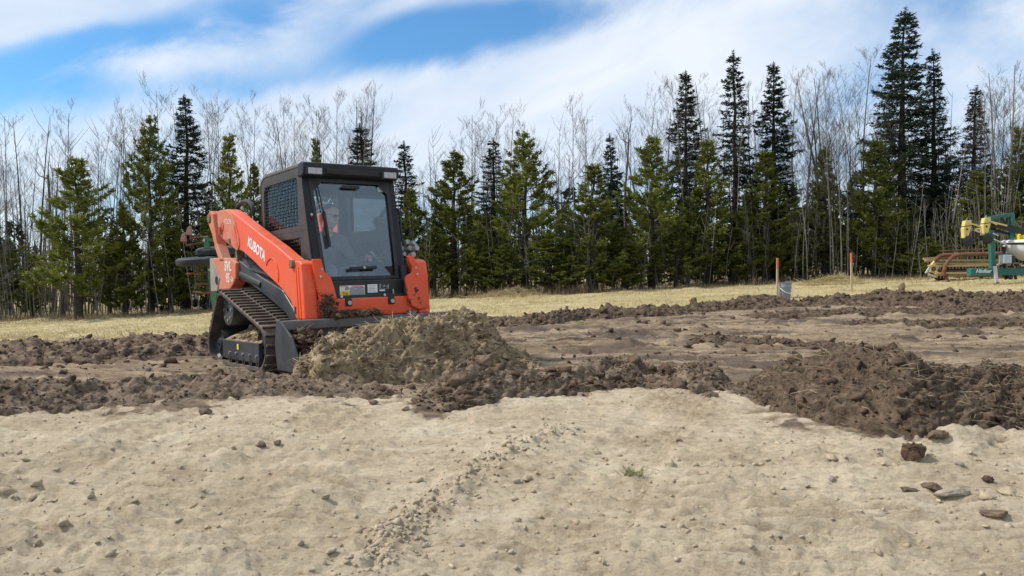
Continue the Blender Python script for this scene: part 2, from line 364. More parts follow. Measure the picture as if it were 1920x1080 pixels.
RIDGES = [[G(1050, 812), G(930, 868), G(815, 945), G(735, 1005), G(700, 1060)], [G(-80, 1035), G(140, 1027), G(330, 1032), G(430, 1062)]]
RUTS = [[G(905, 640), G(1200, 628), G(1500, 612), G(1920, 600)], [G(960, 660), G(1200, 652), G(1480, 640), G(1950, 625)], [G(960, 622), G(1250, 606), G(1600, 590), G(1950, 588)]]
PRINTS = [[G(1290, 742), G(1180, 850), G(1010, 1090)], [G(1480, 800), G(1500, 900), G(1540, 1090)], [G(640, 765), G(480, 880), G(180, 1090)], [G(330, 775), G(80, 900), G(-250, 1090)]]
def track_print(x, y, pts):                              # lug marks pressed across a band as wide as a track
    best = np.full(x.shape, 9.0); along = np.zeros(x.shape); acc = 0.0
    for a, b in zip(pts[:-1], pts[1:]):
        dx, dy = b.x-a.x, b.y-a.y; ln = math.hypot(dx, dy); t = ((x-a.x)*dx+(y-a.y)*dy)/ln; tc = np.clip(t, 0, ln); d = np.hypot(x-a.x-tc*dx/ln, y-a.y-tc*dy/ln); k = d < best
        best = np.where(k, d, best); along = np.where(k, acc+t, along); acc += ln
    return sstep(0.26, 0.19, best), along, best
def ground_detail(x, y, sand, grass):
    soil = (1-sand)*(1-grass)
    n1 = fbm2(x*1.1, y*1.3, 3, 1); n2 = fbm2(x*4.5, y*5.5, 4, 5); n3 = fbm2(x*17, y*19, 3, 9)
    near = sstep(30, 5, y)
    h = sand*(0.034*n1 + 0.013*n2*(0.5+sstep(-0.2, 0.3, n1)) + 0.016*n3 + 0.010*np.abs(fbm2(x*40, y*44, 2, 12)))
    # dimples left by feet and tracks in the loose sand
    w, wid = worley2(x*3.4 + 0.6*n2, y*3.9, 3); dim = sstep(0.42, 0.05, w)*(wid > 0.62); h = h - sand*0.012*dim
    # tread prints: broken rows of low ridges crossing the sand
    q = y + 0.14*x + 0.20*fbm2(x*0.8, y*0.8, 2, 40); patch = sstep(0.0, 0.25, noise2(x*0.7+3, y*0.9, 77)+0.12)*sstep(2.6, 3.4, y)
    saw = np.abs(((q/0.145) % 1.0) - 0.35)
    h = h + sand*patch*0.036*(1-2*saw)*(0.35+sstep(-0.25, 0.25, fbm2(x*5, y*3, 2, 21)))
    for k, r in enumerate(PRINTS):
        bnd, al, ds_ = track_print(x, y, r); keep = 0.25+0.9*sstep(-0.2, 0.25, fbm2(x*2.2+k, y*2.2, 3, 140+k))
        lugm = sstep(0.30, 0.46, np.abs(((al+0.05*n2)/0.118) % 1.0-0.5))
        h = h + sand*bnd*(0.032*lugm*keep - 0.014) + sand*0.012*np.exp(-((ds_-0.25)/0.05)**2)*keep
    for k, r in enumerate(RIDGES):
        d, s = seg_dist(x, y, [(p.x, p.y) for p in r]); wd = 0.10 if k == 0 else 0.16
        h = h + sand*(0.028 if k == 0 else 0.05)*np.exp(-(d/wd)**2)*(0.7+0.9*n2+(1.4 if k == 0 else 0.2)*n3)
    # lumpy sand shoulder under the right-hand pile
    p = G(1830, 835); h = h + sand*0.10*np.exp(-(((x-p.x)/0.55)**2+((y-p.y)/0.22)**2))*(1+0.8*n2)
    # stripped ground: streaky, combed along the machine's passes
    st = fbm2(x*0.55+0.3*y, y*5.0-0.30*x, 4, 60)
    h = h + soil*(0.050*st*sstep(6, 8, y) + 0.028*n2 + 0.020*n3)
    q2 = y + 0.05*x + 0.5*fbm2(x*0.25, y*0.5, 2, 44); pt2 = sstep(-0.12, 0.2, noise2(x*0.3, y*0.9, 45))*sstep(7.2, 8.5, y)*sstep(-1.5, 0.5, x)
    h = h + soil*pt2*0.028*(np.abs(((q2/0.24) % 1.0)*2-1)-0.5)*(0.4+sstep(-0.2, 0.3, fbm2(x*1.5, y*4, 2, 46)))
    f, cid = worley2(x*7, y*7, 8); h = h + soil*0.030*np.clip(0.45-f, 0, 1)*(cid > 0.55)
    for r in RUTS:
        d, s = seg_dist(x, y, [(p.x, p.y) for p in r]); h = h + soil*0.075*(np.exp(-((d-0.33)/0.10)**2)*(0.5+1.2*n2) - 0.7*np.exp(-(d/0.22)**2))
    h = h + grass*(0.05*n1*1.6 + 0.045*n2)
    return h
def zfull(x, y):
    x = np.atleast_1d(np.asarray(x, float)); y = np.atleast_1d(np.asarray(y, float)); s, g = ground_zones(x, y)
    return zg(x, y) + ground_detail(x, y, s, g)
def GF(u, v):                                            # pixel to the finished ground surface
    p = G(u, v); p.z = float(zfull(p.x, p.y)[0]); return p

ys = [2.3]
while ys[-1] < 46: ys.append(ys[-1] + 0.0112 + 0.00075*(ys[-1]-2.3)**2)
ys = list(np.linspace(-14, 2.2, 22)) + ys + [55, 70, 95, 140, 220, 400]
ys = np.array(ys); ts = np.concatenate([[-8, -4, -2.4, -1.6, -1.2, -0.98, -0.86], np.linspace(-0.78, 0.78, 545), [0.86, 0.98, 1.2, 1.6, 2.4, 4, 8]])
GX = ts[None, :]*np.maximum(ys, 2.3)[:, None]; GY = np.repeat(ys[:, None], len(ts), 1)
SA, GR = ground_zones(GX, GY); GZ = zg(GX, GY) + ground_detail(GX, GY, SA, GR)
me = mesh_np('ground', np.stack([GX, GY, GZ], -1).reshape(-1, 3), grid_faces(len(ys), len(ts)), ground_material(), smooth=True)
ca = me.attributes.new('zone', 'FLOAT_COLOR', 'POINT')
u_, v_ = to_px(GX, GY, GZ)
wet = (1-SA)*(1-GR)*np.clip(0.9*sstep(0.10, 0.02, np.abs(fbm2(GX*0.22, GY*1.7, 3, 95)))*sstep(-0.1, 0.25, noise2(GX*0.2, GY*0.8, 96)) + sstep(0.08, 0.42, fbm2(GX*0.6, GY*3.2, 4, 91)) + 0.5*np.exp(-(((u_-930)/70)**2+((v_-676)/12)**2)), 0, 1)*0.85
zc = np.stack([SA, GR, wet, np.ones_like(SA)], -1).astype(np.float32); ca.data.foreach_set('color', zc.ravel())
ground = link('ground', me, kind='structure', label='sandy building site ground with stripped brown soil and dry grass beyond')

# ---------------------------------------------------------------- loose lumps and blades
def ico(sub):
    bm = bmesh.new(); bmesh.ops.create_icosphere(bm, subdivisions=sub, radius=1.0)
    V = np.array([v.co[:] for v in bm.verts]); F = np.array([[v.index for v in f.verts] for f in bm.faces]); bm.free(); return V, F
ICO1, ICO2, ICO3, ICO4 = ico(1), ico(2), ico(3), ico(4)
def rot_rand(n, rng):
    q = rng.normal(size=(n, 4)); q /= np.linalg.norm(q, axis=1)[:, None]; a, b, c, d = q.T
    return np.stack([np.stack([a*a+b*b-c*c-d*d, 2*(b*c-a*d), 2*(b*d+a*c)], -1), np.stack([2*(b*c+a*d), a*a-b*b+c*c-d*d, 2*(c*d-a*b)], -1), np.stack([2*(b*d-a*c), 2*(c*d+a*b), a*a-b*b-c*c+d*d], -1)], 1)
def lumps(name, P, size, mt, parent=None, base=ICO1, jit=0.35, seed=1, flat=0.8, **props):
    rng = np.random.default_rng(seed); n = len(P); V, F = base
    sc = rng.uniform(0.55, 1.25, (n, 1, 3)); j = 1 + rng.uniform(-jit, jit, (n, len(V), 1))
    B = V[None]*j
    for _ in range(6):
        nv = rng.normal(size=(n, 1, 3)); nv /= np.linalg.norm(nv, axis=2)[:, :, None]; ex = np.maximum((B*nv).sum(2, keepdims=True)-rng.uniform(0.30, 0.75, (n, 1, 1)), 0); B = B-nv*ex
    W = np.einsum('nij,nkj->nki', rot_rand(n, rng), B*sc*1.25); W[:, :, 2] *= flat
    W = W*np.asarray(size)[:, None, None] + np.asarray(P)[:, None, :]
    FF = (F[None] + (np.arange(n)*len(V))[:, None, None]).reshape(-1, 3)
    return link(name, mesh_np(name, W.reshape(-1, 3), FF, mt), parent, **props)
def blades(name, P, D, width, mt, parent=None, seed=2, curl=0.25, **props):
    """thin bent blades: base points P, tip vectors D"""
    rng = np.random.default_rng(seed); n = len(P); P = np.asarray(P); D = np.asarray(D)
    L = np.linalg.norm(D, axis=1)[:, None]; side = np.cross(D, rng.normal(size=(n, 3))); side /= np.linalg.norm(side, axis=1)[:, None]+1e-9
    w = np.asarray(width).reshape(-1, 1)*side; bend = rng.normal(size=(n, 3))*L*curl*0.5; bend[:, 2] *= 0.5
    mid = P + 0.55*D + 0.35*bend; tip = P + D - np.abs(bend)*np.array([0, 0, 0.6]) + bend*np.array([1, 1, 0])
    V = np.stack([P-w, P+w, mid+0.8*w, mid-0.8*w, tip], 1).reshape(-1, 3); b = (np.arange(n)*5)[:, None]
    F = np.concatenate([b+np.array([[0, 1, 2]]), b+np.array([[0, 2, 3]]), b+np.array([[3, 2, 4]])], 0)
    return link(name, mesh_np(name, V, F, mt), parent, **props)

M_SOIL = mat('dark_moist_soil', (0.040, 0.026, 0.017), (0.205, 0.146, 0.098), 13, 0.95, bump=0.03, bscale=26, spec=0.2)
M_SOIL2 = mat('brown_loose_soil', (0.062, 0.042, 0.028), (0.33, 0.246, 0.172), 10, 0.95, bump=0.03, bscale=26, spec=0.2)
M_SOD = mat('tan_sod_soil', (0.125, 0.085, 0.050), (0.52, 0.395, 0.235), 9.0, 0.95, bump=0.03, bscale=24, spec=0.2)
M_CLOD = mat('soil_clod', (0.060, 0.037, 0.024), (0.170, 0.115, 0.078), 9, 0.95, bump=0.010, bscale=60, spec=0.2)
M_CLOD2 = mat('brown_clod', (0.105, 0.070, 0.046), (0.27, 0.20, 0.14), 9, 0.95, bump=0.010, bscale=60, spec=0.2)
M_SANDCLOD = mat('sand_clod', (0.31, 0.242, 0.158), (0.50, 0.415, 0.295), 10, 0.95, bump=0.006, bscale=70, spec=0.2)
M_STONE = mat('field_stone', (0.21, 0.175, 0.13), (0.40, 0.335, 0.255), 12, 0.8, bump=0.004, bscale=50)
M_STRAW = mat('dry_straw', (0.27, 0.205, 0.115), (0.46, 0.37, 0.23), 3.0, 0.85, spec=0.2)
M_STRAWD = mat('dull_root_straw', (0.14, 0.105, 0.062), (0.36, 0.29, 0.19), 3.0, 0.9, spec=0.2)

def mound(name, label, cols, depth, back, mt, amp=0.05, clods=400, clod_mat=None, csize=(0.012, 0.05), straw=0, straw_mat=None, res=0.016, seed=1, straw_len=(0.05, 0.18), clodw=0.05, flat_top=0.0, dz=0.0, near=None):
    cols = np.array(cols, float); us = np.linspace(cols[0, 0], cols[-1, 0], 40)
    vb = np.interp(us, cols[:, 0], cols[:, 1]); vt = np.interp(us, cols[:, 0], cols[:, 2])
    B = np.array([G(a, b)[:] for a, b in zip(us, vb)]); length = np.abs(np.diff(B[:, 0])).sum(); nc = max(30, int(length/res))
    uu = np.linspace(cols[0, 0], cols[-1, 0], nc); bx = np.interp(uu, us, B[:, 0]); by = np.interp(uu, us, B[:, 1]); vt = np.interp(uu, us, vt)
    dl = np.hypot(bx, by); dx, dy = bx/dl, by/dl
    if near is not None:                                  # base distance given where the foot is hidden
        nr_ = np.array(near); by = np.interp(uu, nr_[:, 0], nr_[:, 1]); bx = by*(uu-960)/FPX
    endf = sstep(0, 0.07, (uu-uu[0])/(uu[-1]-uu[0]))*sstep(0, 0.07, (uu[-1]-uu)/(uu[-1]-uu[0]))
    dep = depth*(0.45+0.55*endf); cx, cy = bx+dx*dep, by+dy*dep
    r = np.array([pix_ray(960, q)[2]/pix_ray(960, q)[1] for q in vt]); zc_ = CAMH + r*cy; Hc = np.maximum(zc_ - zg(cx, cy), 0.02)
    nr = max(24, int((depth+back)/res)); s = np.linspace(0, 1, nr)[:, None]; fr = depth/(depth+back)
    along = s*(depth+back)*(0.45+0.55*endf)[None, :]
    pr = np.where(s < fr, np.sin(np.clip(s/fr, 0, 1)*np.pi/2)**(0.85-flat_top), np.cos(np.clip((s-fr)/(1-fr), 0, 1)*np.pi/2)**0.9)
    X = bx[None]+dx[None]*along; Y = by[None]+dy[None]*along
    Z0 = zg(X, Y) + Hc[None]*pr
    ds = np.sqrt(np.diff(X, axis=0)**2+np.diff(Y, axis=0)**2+np.diff(Z0, axis=0)**2); S_ = np.concatenate([np.zeros((1, nc)), np.cumsum(ds, 0)], 0)
    dA = np.sqrt(np.diff(bx)**2+np.diff(by)**2); A_ = np.concatenate([[0], np.cumsum(dA)])[None]*np.ones_like(X)
    Pn = np.stack([X, Y, Z0], -1); nv = np.cross(np.gradient(Pn, axis=1), np.gradient(Pn, axis=0)); nv /= np.linalg.norm(nv, axis=2)[:, :, None]+1e-9; nv *= np.sign(nv[:, :, 2:3]+1e-6)
    env = np.sqrt(np.clip(pr*5, 0, 1))*np.sqrt(endf)[None]; ne = env*(0.55+0.45*np.clip(pr, 0, 1))
    wx = fbm2(A_*4, S_*4, 3, seed+70); wy = fbm2(A_*4, S_*4, 3, seed+80); A2, S2 = A_+0.05*wx, S_+0.05*wy
    f1, c1 = worley2(A2*6.5, S2*6.5, seed); f2, c2 = worley2(A2*14, S2*14, seed+1); f3, c3 = worley2(A2*30, S2*30, seed+2)
    d = amp*(1.6*fbm2(A2*2.6, S2*3.2, 3, seed) + 1.5*(0.2-np.abs(fbm2(A2*7, S2*8, 4, seed+5, 0.6)))) + clodw*((0.45-f1)*(0.2+1.1*c1) + 0.55*(0.5-f2)*(0.1+c2) + 0.30*(0.5-f3)*c3) + 0.016*fbm2(A2*45, S2*45, 3, seed+9, 0.6) + dz
    X = X+nv[:, :, 0]*d*ne; Y = Y+nv[:, :, 1]*d*ne; Z = Z0+nv[:, :, 2]*d*ne - 0.05*(1-np.clip(pr*4, 0, 1))
    V = np.stack([X, Y, Z], -1).reshape(-1, 3)
    o = link(name, mesh_np(name, V, grid_faces(nr, nc)[:, ::-1][:, ::-1], mt, smooth=True)); tag(o, label, 'dirt pile')
    rng = np.random.default_rng(seed); wgt = (env*(0.3+np.clip(fbm2(A_*2.5, S_*2.5, 2, seed+33)+0.3, 0, 1))).ravel()+0.03; wgt /= wgt.sum()
    if clods:
        k = rng.choice(len(V), clods, p=wgt); sz = csize[0] + (csize[1]-csize[0])*rng.random(clods)**4
        lumps('clods', V[k]+np.stack([0*sz, 0*sz, 0.1*sz], -1), sz, clod_mat or M_CLOD, o, ICO2, 0.42, seed, kind='stuff')
        k = rng.choice(len(V), clods*6, p=wgt); sz = csize[0]*(0.25+1.1*rng.random(clods*6)**2)
        lumps('crumbs', V[k], sz, clod_mat or M_CLOD, o, ICO1, 0.42, seed+1, kind='stuff')
    if straw:
        k = rng.choice(len(V), straw, p=wgt); D = rng.normal(size=(straw, 3)); D[:, 2] = np.abs(D[:, 2])*0.45-0.1; D /= np.linalg.norm(D, axis=1)[:, None]
        D *= rng.uniform(*straw_len, (straw, 1))
        blades('root_straw', V[k]+[0, 0, 0.006], D, rng.uniform(0.0014, 0.0032, straw), straw_mat or M_STRAWD, o, seed, 0.8, kind='stuff')
    return o, V, wgt

def cols_of(top, base):
    us = sorted(set([a for a, _ in top]+[a for a, _ in base])); t = np.array(top); b = np.array(base)
    return [(u, np.interp(u, b[:, 0], b[:, 1]), np.interp(u, t[:, 0], t[:, 1])) for u in us]

mound('soil_windrow', 'low windrow of churned brown soil along the sand edge beside the loader track',
      cols_of([(-330, 712), (-100, 712), (0, 714), (60, 716), (150, 727), (230, 731), (330, 716), (400, 709), (480, 708), (560, 707), (640, 708), (700, 715), (752, 742)],
              [(-330, 800), (0, 784), (100, 780), (200, 767), (260, 764), (330, 754), (450, 747), (560, 747), (700, 750), (752, 750)]),
      0.62, 0.55, M_SOIL2, 0.055, 420, M_CLOD, (0.012, 0.045), 500, res=0.012, seed=3, clodw=0.075)
mound('soil_windrow', 'windrow of clumpy dark soil between the bucket load and the big pile',
      cols_of([(775, 764), (800, 745), (830, 728), (880, 692), (905, 686), (930, 696), (1000, 702), (1060, 695), (1130, 684), (1180, 682), (1230, 694), (1290, 690), (1340, 705), (1385, 728)],
              [(775, 768), (860, 770), (920, 760), (1000, 751), (1080, 738), (1150, 733), (1220, 731), (1300, 742), (1385, 740)]),
      0.42, 0.5, M_SOIL2, 0.055, 380, M_CLOD, (0.012, 0.06), 700, res=0.0115, seed=12, clodw=0.07)
mound('soil_pile', 'big dark brown topsoil pile with roots beside the sand',
      cols_of([(1380, 738), (1440, 707), (1500, 684), (1560, 660), (1610, 657), (1680, 664), (1740, 682), (1800, 692), (1850, 697), (1900, 702), (1980, 704), (2120, 712), (2300, 760)],
              [(1380, 748), (1450, 773), (1520, 792), (1600, 803), (1700, 834), (1800, 818), (1900, 811), (2000, 808), (2120, 800), (2300, 800)]),
      0.95, 0.9, M_SOIL, 0.062, 800, M_CLOD, (0.013, 0.05), 2300, res=0.0125, seed=23, clodw=0.085)
mound('soil_windrow', 'dark soil windrow along the dry grass behind the loader track',
      cols_of([(-420, 645), (-100, 643), (0, 648), (50, 640), (100, 648), (160, 636), (220, 643), (260, 635), (330, 636), (392, 633), (520, 636)],
              [(-420, 690), (0, 687), (100, 684), (200, 680), (300, 674), (392, 670), (520, 664)]),
      0.75, 0.7, M_SOIL2, 0.06, 300, M_CLOD, (0.018, 0.06), 300, res=0.022, seed=34, clodw=0.10)
mound('soil_windrow', 'long dark windrow of topsoil and sod along the far field edge behind the stripped ground',
      cols_of([(850, 604), (900, 603), (940, 602), (1000, 594), (1050, 587), (1100, 583), (1150, 586), (1200, 580), (1280, 579), (1350, 567), (1420, 556), (1450, 562), (1500, 566), (1560, 559), (1620, 556), (1690, 546), (1750, 553), (1800, 548), (1870, 555), (1930, 552), (2060, 552), (2250, 556)],
              [(850, 616), (1000, 613), (1100, 602), (1250, 593), (1400, 581), (1500, 576), (1600, 574), (1700, 577), (1930, 583), (2250, 588)]),
      0.8, 0.9, M_SOIL, 0.075, 420, M_CLOD, (0.03, 0.11), 500, res=0.030, seed=45, clodw=0.14)
for k, (top, base, lab) in enumerate([
        ([(1290, 640), (1340, 632), (1420, 636), (1500, 640), (1560, 646), (1600, 652)], [(1290, 646), (1420, 645), (1600, 656)], 'short thin ridge of dark spilled soil behind the big pile'),
        ([(1560, 608), (1640, 602), (1760, 600), (1900, 598), (2000, 598)], [(1560, 612), (1760, 612), (2000, 610)], 'straight low soil ridge nearest the far windrow on the stripped ground'),
        ([(1380, 592), (1480, 585), (1620, 580), (1760, 577), (1960, 573)], [(1380, 597), (1620, 594), (1960, 590)], 'wide dark soil ridge at the foot of the far windrow')]):
    mound('soil_ridge', lab, cols_of(top, base), 0.28, 0.3, M_SOIL, 0.03, 110, M_CLOD, (0.015, 0.05), 0, res=0.028, seed=60+k, clodw=0.06)
heap, HV, HW = mound('sod_heap', 'heap of tan sod and soil pushed up in front of the loader bucket',
      cols_of([(548, 692), (566, 668), (590, 648), (615, 636), (650, 629), (690, 616), (712, 603), (760, 597), (800, 593), (830, 583), (870, 582), (895, 588), (915, 606), (935, 634), (955, 656), (975, 672), (1010, 686)],
              [(548, 698), (600, 706), (700, 711), (800, 705), (860, 697), (930, 692), (1010, 689)]),
      0.72, 0.62, M_SOD, 0.090, 480, M_CLOD2, (0.012, 0.045), 1800, M_STRAW, res=0.0115, seed=71, clodw=0.10, flat_top=-0.2, dz=-0.022, near=[(548, 6.72), (600, 6.68), (700, 6.95), (800, 7.25), (900, 7.6), (1010, 7.95)])
# dark undercut sod block at the heap's open end
def rock(name, label, cat, P, size, mt, seed, sc=(1, 1, 1), rough=0.35, group=None, rz=0.0, sub=ICO4, sink=0.25, pw=0.82):
    V, F = sub; rng = np.random.default_rng(seed); o3 = rng.uniform(0, 50, 3)
    d = 1 + rough*(fbm2(V[:, 0]*1.6+o3[0]+V[:, 2]*0.9, V[:, 1]*1.6+o3[1]-V[:, 2]*0.7, 4, seed)*1.3)
    W = V*d[:, None]
    for _ in range(9):
        nv = rng.normal(size=3); nv /= np.linalg.norm(nv); ex = np.maximum(W@nv-rng.uniform(0.45, 0.8), 0); W = W-np.outer(ex, nv)
    f1, c1 = worley2((V[:, 0]+0.6*V[:, 2])*2.6+o3[0], (V[:, 1]-0.5*V[:, 2])*2.6+o3[1], seed+8)
    W = W*(1.2+rough*0.55*(0.4-f1)*(0.3+c1)+0.30*fbm2(V[:, 0]*5+V[:, 2]*4+o3[0], V[:, 1]*5-V[:, 2]*3+o3[1], 4, seed+3, 0.65))[:, None]; W = np.sign(W)*np.abs(W)**pw*np.array(sc)*size
    me = mesh_np(name, W, F, mt); o = link(name, me); o.location = (P[0], P[1], P[2]+size*sc[2]*(1-sink)*0.75); o.rotation_euler = (rng.uniform(-.2, .2), rng.uniform(-.2, .2), rz or rng.uniform(0, 6.28))
    tag(o, label, cat, group); return o
def at(u, v, up=0.0): p = GF(u, v); p.z += up; return p
p = G(918, 688)
o = rock('sod_clump', 'large sod clump with dark undercut root side at the open end of the heap', 'sod clump', (p.x+0.02, p.y+0.12, p.z), 0.20, M_SOIL2, 5, (1.25, 0.8, 0.62), 0.55)
rng = np.random.default_rng(4); n = 500; P = np.array([p.x, p.y+0.1, p.z+0.16]) + rng.normal(size=(n, 3))*[0.13, 0.08, 0.03]; D = rng.normal(size=(n, 3))*[0.07, 0.05, 0.03] - [0, 0.04, 0.03]
bl = blades('sod_grass', [tuple(Vector(q)-o.location) for q in P], D, np.full(n, 0.002), M_STRAW, None, 4, kind='stuff')
bl.data.transform(o.rotation_euler.to_matrix().inverted().to_4x4()); bl.parent = o
for (u, v, s, lab, mt) in [(858, 752, 0.12, 'round rooty sod clod at the blunt end of the clumpy windrow', M_CLOD), (903, 748, 0.11, 'knobbly dark clod beside the round rooty sod clod', M_CLOD),
        (907, 712, 0.12, 'upright sod clump on the crest of the clumpy windrow', M_CLOD2), (1580, 0, 0, '', None)]:
    if s: q = G(u, v); rock('soil_clod', lab, 'clod', (q.x, q.y+0.12, float(zg(q.x, q.y))+0.06), s, mt, int(u), (1, 1, 0.9), 0.55)
rock('soil_clod', 'square dark brown clod standing alone on the sand below the big pile', 'clod', at(1710, 864), 0.058, M_CLOD, 91, (1.0, 0.9, 0.95), 0.7, sink=0.15, pw=0.72)
rock('sod_clump', 'dark sod clump beside the grey pail', 'sod clump', at(1428, 568), 0.25, M_SOIL, 92, (1.0, 0.7, 0.55), 0.5)
rock('stump', 'brown wood stump stub standing upright on the far windrow', 'stump', Vector((G(1717, 566).x, G(1717, 566).y+0.6, top_z(550, G(1717, 566)+Vector((0, .6, 0))))), 0.115, M_CLOD2, 93, (0.55, 0.5, 1.1), 0.28)
rock('sod_clump', 'dark flat slab of sod tilted up on the far windrow beside the stump', 'sod clump', Vector((G(1690, 566).x, G(1690, 566).y+0.6, top_z(552, G(1690, 566)+Vector((0, .6, 0))))), 0.13, M_SOIL, 94, (1.2, 0.6, 0.42), 0.4)
for k, (u, v, s, lab, mt, sc) in enumerate([
        (1850, 937, 0.045, 'pale jagged rock slab among the grey stones on the sand', M_SANDCLOD, (1.2, 0.8, 0.55)), (1790, 932, 0.045, 'long flat grey stone beside the pale jagged slab', M_STONE, (1.6, 0.6, 0.35)),
        (1748, 915, 0.036, 'dark hollow-sided sand clod beside the long flat stone', M_CLOD2, (1.2, 0.7, 0.6)), (1706, 917, 0.040, 'crumbling brown sand lump next to the hollow-sided clod', M_CLOD2, (1.4, 0.7, 0.5)),
        (1888, 928, 0.036, 'round brownish sand clod beside the pale jagged slab', M_SANDCLOD, (1.1, 0.8, 0.7)), (1862, 973, 0.036, 'low dark broken clod lying below the pale jagged slab', M_CLOD2, (1.6, 0.7, 0.4)),
        (1852, 903, 0.025, 'small dark stone above the pale jagged slab', M_CLOD, (1.1, 0.8, 0.7)), (1757, 845, 0.045, 'flat brown clod right beside the square dark clod', M_CLOD2, (1.3, 0.8, 0.6)),
        (1333, 752, 0.055, 'rounded grey-brown clod on the sand by the short gap in the windrow', M_CLOD2, (1.1, 0.8, 0.75)), (785, 1006, 0.0, '', None, None)]):
    if s: rock('clod' if mt is not M_STONE else 'stone', lab, 'clod' if mt is not M_STONE else 'stone', at(u, v), s, mt, 120+k, sc, 0.4)
smalls = [(70, 911, .022), (62, 929, .025), (135, 911, .014), (171, 943, .014), (48, 870, .02), (105, 886, .016), (10, 925, .04), (620, 1041, .018), (863, 1022, .014), (783, 903, .02), (988, 900, .024), (970, 905, .016),
          (1041, 1068, .03), (120, 1015, .024), (1000, 745, .03), (1255, 872, .026), (1275, 828, .022), (1120, 846, .02), (1320, 900, .02), (1415, 870, .022), (1560, 902, .02), (1640, 935, .018), (555, 957, .014), (610, 949, .018),
          (1560, 870, .03), (1745, 862, .02), (1800, 880, .02), (330, 800, .03), (385, 776, .04), (200, 775, .035), (490, 842, .03), (470, 830, .026), (520, 837, .02), (640, 760, .03), (700, 760, .03), (760, 770, .025)]
for k, (u, v, s) in enumerate(smalls):
    rock('clod', 'small loose clod lying on the pale sand', 'clod', at(u, v), s, (M_SANDCLOD, M_SANDCLOD, M_STONE)[k % 3] if v > 860 else (M_CLOD2, M_SANDCLOD)[k % 2], 200+k, (1.2, 0.85, 0.65), 0.4, group='small clods scattered on the sand', sub=ICO3)
# crumbs, pebbles and straw nobody could count
rng = np.random.default_rng(8); n = 4200; yy = 2.4 + 5.2*rng.random(n)**1.25; xx = (rng.random(n)-0.5)*1.5*yy; s_, g_ = ground_zones(xx, yy); k = s_ > 0.4; xx, yy = xx[k], yy[k]
k = (noise2(xx*0.9, yy*1.6, 4)+0.25*rng.random(len(xx))) > -0.12; xx, yy = xx[k], yy[k]; zz = zfull(xx, yy); sz = 0.0035+0.015*rng.random(len(xx))**3.5
lumps('sand_crumbs', np.stack([xx, yy, zz+0.2*sz], -1), sz, M_SANDCLOD, None, ICO1, 0.35, 5, kind='stuff', label='loose crumbs and pebbles scattered over the sand', category='crumbs')
d1, _ = seg_dist(xx, yy, [(q.x, q.y) for q in RIDGES[0]])
rng = np.random.default_rng(18); q0 = rng.integers(0, len(RIDGES[0])-1, 900); tt = rng.random(900); rx = np.array([RIDGES[0][a].x*(1-t)+RIDGES[0][a+1].x*t for a, t in zip(q0, tt)])+rng.normal(size=900)*0.07; ry = np.array([RIDGES[0][a].y*(1-t)+RIDGES[0][a+1].y*t for a, t in zip(q0, tt)])+rng.normal(size=900)*0.07
sz = 0.004+0.017*rng.random(900)**3.5; lumps('ridge_crumbs', np.stack([rx, ry, zfull(rx, ry)+0.2*sz], -1), sz, M_SANDCLOD, None, ICO1, 0.38, 6, kind='stuff', label='line of broken sand crumbs along the low ridge in the sand', category='crumbs')
n = 6500; yy = 6.2+14*rng.random(n)**1.5; xx = (rng.random(n)-0.5)*1.6*yy; s_, g_ = ground_zones(xx, yy); k = (s_ < 0.4) & (g_ < 0.4); xx, yy = xx[k], yy[k]
k = noise2(xx*0.8, yy*2.5, 14)+0.3*rng.random(len(xx)) > 0.02; xx, yy = xx[k], yy[k]; sz = (0.008+0.045*rng.random(len(xx))**4)*(0.6+0.05*yy)
lumps('soil_crumbs', np.stack([xx, yy, zfull(xx, yy)+0.15*sz], -1), sz, M_CLOD, None, ICO1, 0.35, 7, kind='stuff', label='loose dark soil crumbs over the stripped ground', category='crumbs')
n = 700; yy = 2.5+5*rng.random(n); xx = (rng.random(n)-0.5)*1.5*yy; D = rng.normal(size=(n, 3))*[1, 1, 0.15]; D *= rng.uniform(0.015, 0.07, (n, 1))/np.linalg.norm(D, axis=1)[:, None]
blades('sand_straw', np.stack([xx, yy, zfull(xx, yy)+0.006], -1), D, np.full(n, 0.0013), M_STRAWD, None, 9, 0.3, kind='stuff', label='bits of dry straw lying on the sand', category='straw')

# ---------------------------------------------------------------- dry field grass
M_GRASS = mat('dry_field_grass', (0.38, 0.305, 0.14), (0.63, 0.53, 0.31), 0.7, 0.9, spec=0.15, trans=True)
M_WEED = mat('dry_weeds', (0.16, 0.115, 0.068), (0.40, 0.315, 0.20), 0.9, 0.9, spec=0.15, trans=True)
rng = np.random.default_rng(21); n = 52000; yy = 9.5+24*rng.random(n)**1.1; xx = (rng.random(n)-0.5)*1.55*yy; s_, g_ = ground_zones(xx, yy); k = g_ > 0.45; xx, yy = xx[k], yy[k]
D = rng.normal(size=(len(xx), 3))*[0.45, 0.45, 0.1]+[0, 0, 0.75]; D *= (rng.uniform(0.03, 0.085, (len(xx), 1))*(0.6+1.2*sstep(-0.2, 0.4, noise2(xx*1.1, yy*1.1, 6)))[:, None])
blades('field_grass', np.stack([xx, yy, zfull(xx, yy)-0.005], -1), D, 0.0044+0.0032*rng.random(len(xx)), M_GRASS, None, 10, 0.35, kind='stuff', label='short dry yellow grass covering the field before the trees', category='grass')
TREE_EDGE = np.array([(-300, 618), (0, 604), (200, 596), (390, 586), (860, 559), (1000, 555), (1300, 541), (1500, 529), (1600, 525), (1920, 520), (2250, 516)], float)
n = 15000; uu = rng.uniform(-260, 2200, n); ed = [G(a, np.interp(a, TREE_EDGE[:, 0], TREE_EDGE[:, 1])) for a in np.linspace(-260, 2200, 80)]
